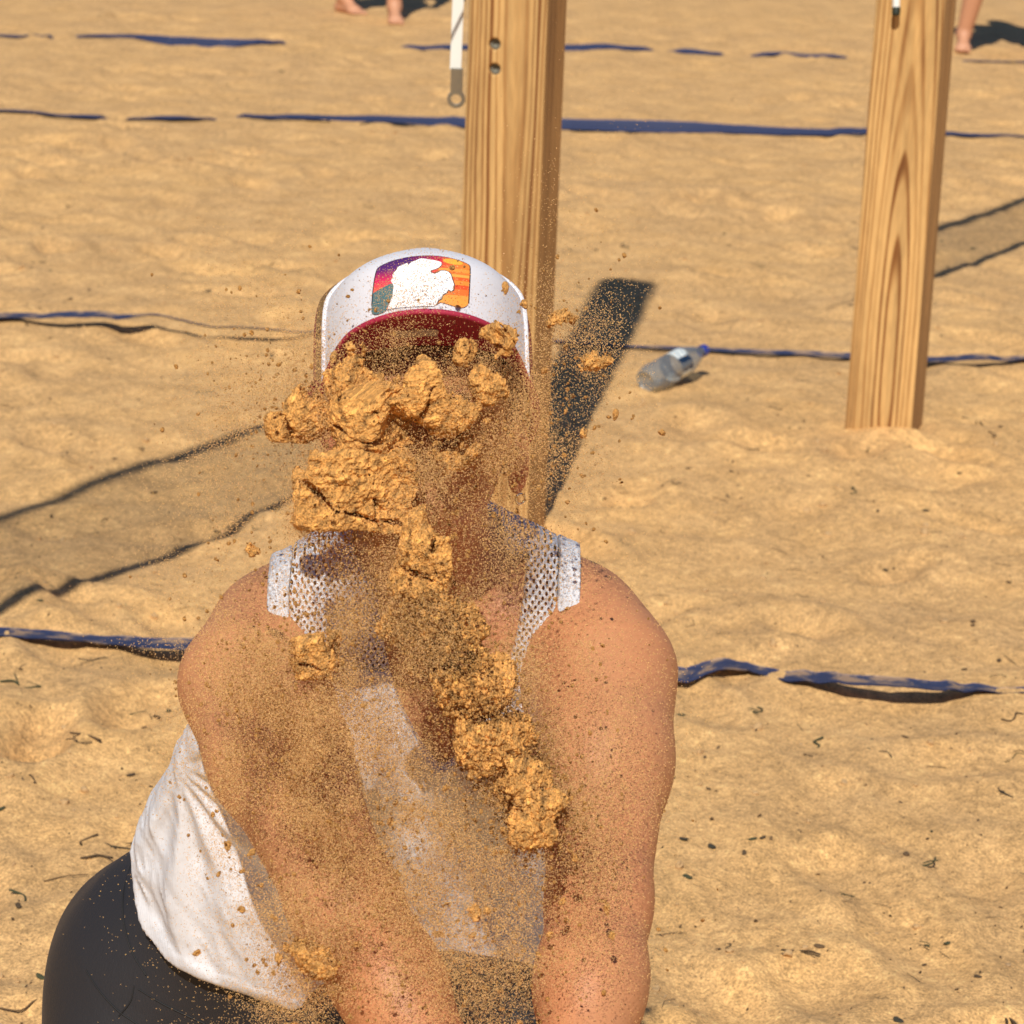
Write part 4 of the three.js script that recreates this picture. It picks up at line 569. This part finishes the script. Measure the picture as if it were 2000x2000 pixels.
// crumbs and grains follow the plumes: [x, y, sx, sy, slant, distance, depth spread, share]
const PLUMES = [
  [760, 800, 150, 130, 0, 2.44, 0.03, 1.0], [740, 940, 150, 110, 0, 2.44, 0.03, 1.0], [560, 800, 80, 120, 0.2, 2.47, 0.05, 0.55], [900, 850, 90, 120, 0, 2.46, 0.03, 0.8],
  [1085, 800, 75, 170, -0.15, 2.50, 0.06, 0.50], [860, 1150, 120, 150, 0.1, 2.42, 0.05, 0.9], [600, 1250, 100, 140, 0.1, 2.42, 0.05, 0.8], [560, 1430, 100, 150, 0.2, 2.38, 0.04, 1.9],
  [930, 1350, 75, 160, 0.45, 2.38, 0.04, 1.3], [1020, 1570, 60, 90, 0.3, 2.36, 0.03, 0.7], [720, 1520, 130, 140, 0, 2.36, 0.05, 0.95], [650, 1690, 110, 120, 0.1, 2.33, 0.05, 0.75], [610, 1485, 60, 22, 0, 2.34, 0.01, 0.16], [680, 1595, 70, 32, 0, 2.33, 0.01, 0.26], [600, 1240, 70, 40, 0, 2.37, 0.01, 0.16], [560, 1385, 80, 40, 0, 2.36, 0.01, 0.2],
  [625, 1855, 75, 75, -0.6, 2.31, 0.03, 0.6], [850, 1740, 130, 160, 0, 2.33, 0.06, 0.7], [960, 1880, 100, 90, 0, 2.30, 0.04, 0.5], [1170, 1650, 90, 220, 0, 2.36, 0.05, 0.40], [780, 1930, 120, 70, 0, 2.28, 0.04, 0.2], [1180, 1350, 90, 130, 0, 2.44, 0.04, 0.12],
];
const plumePick = (R) => { let t = R() * PLUMES.reduce((s, p) => s + p[7], 0); for (const p of PLUMES) { t -= p[7]; if (t <= 0) return p; } return PLUMES[0]; };
const plumePoint = (R, widen = 1) => { const p = plumePick(R), u = gauss(R) * widen, v = gauss(R) * widen; const x = p[0] + u * p[2] + v * p[3] * p[4], y = p[1] + v * p[3]; return [x, y, p[5] + gauss(R) * p[6]]; };
{
  const R = rng(404), variants = [0, 1, 2, 3, 4, 5].map((i) => unitClod(40 + i, 0.13));
  // single crumbs big enough to pick out
  const streams = [[800, 1180, 1060, 1640, 55, 130, 2.36], [830, 1500, 1120, 1960, 120, 90, 2.32], [560, 700, 960, 900, 70, 40, 2.42], [1000, 560, 1200, 900, 60, 22, 2.45], [420, 1640, 640, 1990, 60, 18, 2.30]];
  for (const [x0, y0, x1, y1, w, n, d0] of streams) for (let i = 0; i < n; i++) {
    const t = R(), x = lerp(x0, x1, t) + gauss(R) * w, y = lerp(y0, y1, t) + gauss(R) * w * 0.7, d = d0 + gauss(R) * 0.02, s = 7 + 16 * Math.pow(R(), 2.4);
    const m = addClod(variants[Math.floor(R() * 6)], x, y, d, s * (0.8 + 0.6 * R()), s * (0.7 + 0.6 * R()), s * PX(d) * 0.4, [R() * 6, R() * 6, R() * 6], 'small crumb of damp sand flying in front of the player', 'crumbs of sand flying before the player', 'sand_crumb');
  }
  // finer crumbs
  const dummy = new THREE.Object3D(), NC = 15000, ic = new THREE.InstancedMesh(unitClod(60, 0.3), clodMat, NC); ic.name = 'sand_crumb_spray';
  for (let i = 0; i < NC; i++) {
    let x, y, d; const q = R();
    if (q < 0.6) { const t = R(); x = lerp(820, 1070, t) + gauss(R) * 38; y = lerp(1170, 1630, t) + gauss(R) * 38; d = 2.365 + gauss(R) * 0.02; }
    else { [x, y, d] = plumePoint(R, 1.0); d -= 0.01; }
    dummy.position.copy(P(x, y, d)); dummy.rotation.set(R() * 6, R() * 6, R() * 6); const s = PX(d) * (1.1 + 4.6 * Math.pow(R(), 3.2)); dummy.scale.set(s, s * (0.7 + 0.5 * R()), s); dummy.updateMatrix(); ic.setMatrixAt(i, dummy.matrix);
  }
  scene.add(ic); tag(ic, 'fine sand crumbs spraying in front of the chest', 'sand', null, 'stuff');
  // grains
  const NG = 540000, grain = new THREE.OctahedronGeometry(1, 0), gm = new THREE.MeshStandardMaterial({ color: C(0.74, 0.45, 0.18), roughness: 0.9 }), ig = new THREE.InstancedMesh(grain, gm, NG); ig.name = 'sand_grain_cloud'; const cc = new THREE.Color();
  for (let i = 0; i < NG; i++) {
    let x, y, d, q; do { [x, y, d] = plumePoint(R, R() < 0.22 ? 1.45 : 1.0); q = P(x, y, d); } while (R() > 0.10 + 1.1 * smooth(-0.12, 0.28, fbm(q.x * 17 + 3, q.y * 14, q.z * 9, 4)));
    dummy.position.copy(q); const s = PX(d) * (0.72 + 0.9 * R() * R()); dummy.scale.setScalar(s); dummy.rotation.set(R() * 3, R() * 3, 0); dummy.updateMatrix(); ig.setMatrixAt(i, dummy.matrix);
    const t = 0.75 + 0.5 * R(); ig.setColorAt(i, cc.setRGB(t, t * (0.95 + 0.1 * R()), t * (0.85 + 0.3 * R())));
  }
  scene.add(ig); tag(ig, 'cloud of fine sand grains bursting over the player', 'sand', null, 'stuff');
  // grains sticking to arms and shirt
  const bp = bodyGeo.attributes.position, bn = bodyGeo.attributes.normal, NS = 9000, is = new THREE.InstancedMesh(grain, gm, NS); is.name = 'stuck_sand_grain';
  let c = 0; for (let tries = 0; c < NS && tries < 400000; tries++) { const i = Math.floor(R() * bp.count); if (bn.getZ(i) < 0.1 && bn.getY(i) < 0.3) continue; if (bp.getZ(i) < -2.72) continue; dummy.position.set(bp.getX(i) + bn.getX(i) * 0.0003 + 0.003 * (R() - 0.5), bp.getY(i) + bn.getY(i) * 0.0003 + 0.003 * (R() - 0.5), bp.getZ(i) + bn.getZ(i) * 0.0006); const s = 0.00035 + 0.0006 * R() * R(); dummy.scale.setScalar(s); dummy.rotation.set(R() * 3, R() * 3, 0); dummy.updateMatrix(); is.setMatrixAt(c++, dummy.matrix); }
  is.count = c; scene.add(is); tag(is, 'sand grains sticking to the player\'s bare arms and chest', 'sand', null, 'stuff');
}
// ---------- bits lying on the sand ----------
{
  const R = rng(909), mats = [C(0.045, 0.040, 0.026), C(0.085, 0.055, 0.028), C(0.14, 0.085, 0.04), C(0.06, 0.065, 0.03)].map((c) => new THREE.MeshStandardMaterial({ color: c, roughness: 0.95 }));
  const twig = (i) => { const n = 3 + (i % 2), pts = []; for (let k = 0; k <= n; k++) pts.push(V(k / n - 0.5, 0.05 * Math.sin(k * 2 + i), 0.16 * Math.sin(k * 1.7 + i * 1.3))); const t = new THREE.TubeGeometry(new THREE.CatmullRomCurve3(pts), 14, 0.016 + 0.010 * (i % 3), 6); if (i % 3 === 1) { const b = new THREE.TubeGeometry(new THREE.CatmullRomCurve3([V(0.05, 0.02, 0), V(0.2, 0.1, 0.18), V(0.3, 0.12, 0.32)]), 6, 0.018, 5); return mergeGeometries([t, b]); } return t; };
  const twigs = [0, 1, 2, 3, 4, 5, 6, 7].map(twig);
  const leaf = (i) => { const g = new THREE.SphereGeometry(0.5, 9, 6), p = g.attributes.position; for (let k = 0; k < p.count; k++) { const x = p.getX(k), z = p.getZ(k); p.setXYZ(k, x * (1 + 0.3 * noise(x * 3, i, z * 3)), p.getY(k) * 0.22 + 0.25 * x * x, z * (0.55 + 0.25 * noise(x * 4 + i, 2, z * 4))); } g.computeVertexNormals(); return g; };
  const leaves = [0, 1, 2, 3].map(leaf);
  const put = (geo, mat, x, z, len, label, cat, group, name) => { const m = mesh(name, geo, mat); m.position.set(x, height(x, z) + 0.0015, z); m.rotation.set(0.2 * (R() - 0.5), R() * 6.28, 0.3 * (R() - 0.5)); m.scale.setScalar(len); tag(m, label, cat, group); return m; };
  // pieces that stand out, where they lie
  const noted = [[1525, 800, .075, 0], [1905, 822, .09, 0], [1940, 850, .07, 0], [1690, 880, .08, 0], [1470, 880, .05, 0], [300, 970, .05, 1], [215, 1020, .09, 0], [40, 1340, .09, 0], [190, 1290, .08, 0], [290, 1400, .08, 0], [170, 1440, .07, 0], [260, 1395, .06, 0], [230, 1660, .06, 0], [190, 1675, .06, 0], [50, 1960, .09, 0], [80, 1910, .05, 1], [1728, 1125, .045, 1], [1970, 1140, .04, 1], [1900, 1215, .05, 1], [1470, 1640, .04, 1], [1390, 1655, .05, 1], [1490, 1635, .035, 1], [1770, 1670, .05, 1], [1800, 1690, .07, 0], [1420, 1845, .05, 0], [1560, 1860, .07, 0], [1600, 1850, .05, 1], [1850, 1845, .04, 1], [1960, 1545, .06, 0], [1980, 1400, .06, 0], [1350, 1215, .06, 0], [1480, 1390, .06, 0], [1720, 1470, .06, 0], [1960, 1990, .08, 0], [1430, 195, .05, 1], [550, 140, .07, 1], [445, 165, .06, 1], [1690, 410, .04, 1], [137, 585, .06, 1], [720, 405, .05, 0], [500, 1230, .05, 1]];
  noted.forEach(([px, py, len, kind], i) => { const g = G(px, py); put(kind ? leaves[i % 4] : twigs[i % 8], mats[i % 4], g.x, g.z, len * (kind ? 0.36 : 0.8), kind ? 'dark scrap of dry leaf lying on the sand' : 'thin dark dry twig lying on the sand', kind ? 'leaf scrap' : 'twig', kind ? 'leaf scraps on the sand' : 'dry twigs on the sand', kind ? 'leaf_scrap' : 'dry_twig'); });
  const straw = [0, 1].map((i) => new THREE.TubeGeometry(new THREE.CatmullRomCurve3([V(-0.5, 0, 0), V(0, 0.03, 0.05 * (i ? 1 : -0.6)), V(0.5, 0, 0)]), 8, 0.014, 5));
  for (let i = 0; i < 130; i++) { const d = 2.9 + 5.5 * Math.pow(R(), 1.4), x = (R() - 0.5) * d * 0.42; put(straw[i % 2], mats[(i % 3) + 1 > 3 ? 0 : (i % 3)], x, -d, 0.02 + 0.05 * R() * R(), 'thin straight dry straw lying on the sand', 'straw', 'dry straws on the sand', 'dry_straw'); }
  for (let i = 0; i < 200; i++) { const d = 2.9 + 6.5 * Math.pow(R(), 1.3), x = (R() - 0.5) * d * 0.42, kind = R() < 0.45; put(kind ? leaves[i % 4] : twigs[i % 8], mats[Math.floor(R() * 4)], x, -d, kind ? 0.008 + 0.014 * R() : 0.02 + 0.035 * R(), kind ? 'dark scrap of dry leaf lying on the sand' : 'thin dark dry twig lying on the sand', kind ? 'leaf scrap' : 'twig', kind ? 'leaf scraps on the sand' : 'dry twigs on the sand', kind ? 'leaf_scrap' : 'dry_twig'); }
  const N = 11000, im = new THREE.InstancedMesh(leaves[1], mats[1], N), o = new THREE.Object3D(), cc = new THREE.Color(); im.name = 'debris_specks';
  for (let i = 0; i < N; i++) { const d = 2.6 + 10 * Math.pow(R(), 1.5), x = (R() - 0.5) * (0.4 + d * 0.5), s = 0.0018 + 0.0065 * Math.pow(R(), 3.5) + (R() < 0.03 ? 0.008 : 0); o.position.set(x, height(x, -d) + s * 0.1, -d); o.rotation.set(R() * 3, R() * 6, R() * 3); o.scale.setScalar(s); o.updateMatrix(); im.setMatrixAt(i, o.matrix); const pale = R() < 0.2; im.setColorAt(i, pale ? cc.setRGB(5, 5, 5) : cc.setScalar(0.5 + 1.5 * R())); }
  scene.add(im); tag(im, 'tiny dark plant specks strewn over the sand', 'debris', null, 'stuff');
  // loose crumbs of sand on the ground
  const M = 2600, ip = new THREE.InstancedMesh(unitClod(77, 0.3), new THREE.MeshStandardMaterial({ color: C(0.52, 0.335, 0.16), roughness: 0.97 }), M); ip.name = 'loose_sand_lumps';
  for (let i = 0; i < M; i++) { const d = 2.7 + 9 * Math.pow(R(), 1.2), x = (R() - 0.5) * (0.4 + d * 0.5), s = 0.002 + 0.009 * Math.pow(R(), 5); o.position.set(x, height(x, -d) + s * 0.2, -d); o.rotation.set(R() * 3, R() * 6, R() * 3); o.scale.set(s, s * 0.7, s); o.updateMatrix(); ip.setMatrixAt(i, o.matrix); }
  scene.add(ip); tag(ip, 'loose little lumps of sand scattered over the court', 'sand', null, 'stuff');
}
renderer.render(scene, camera);
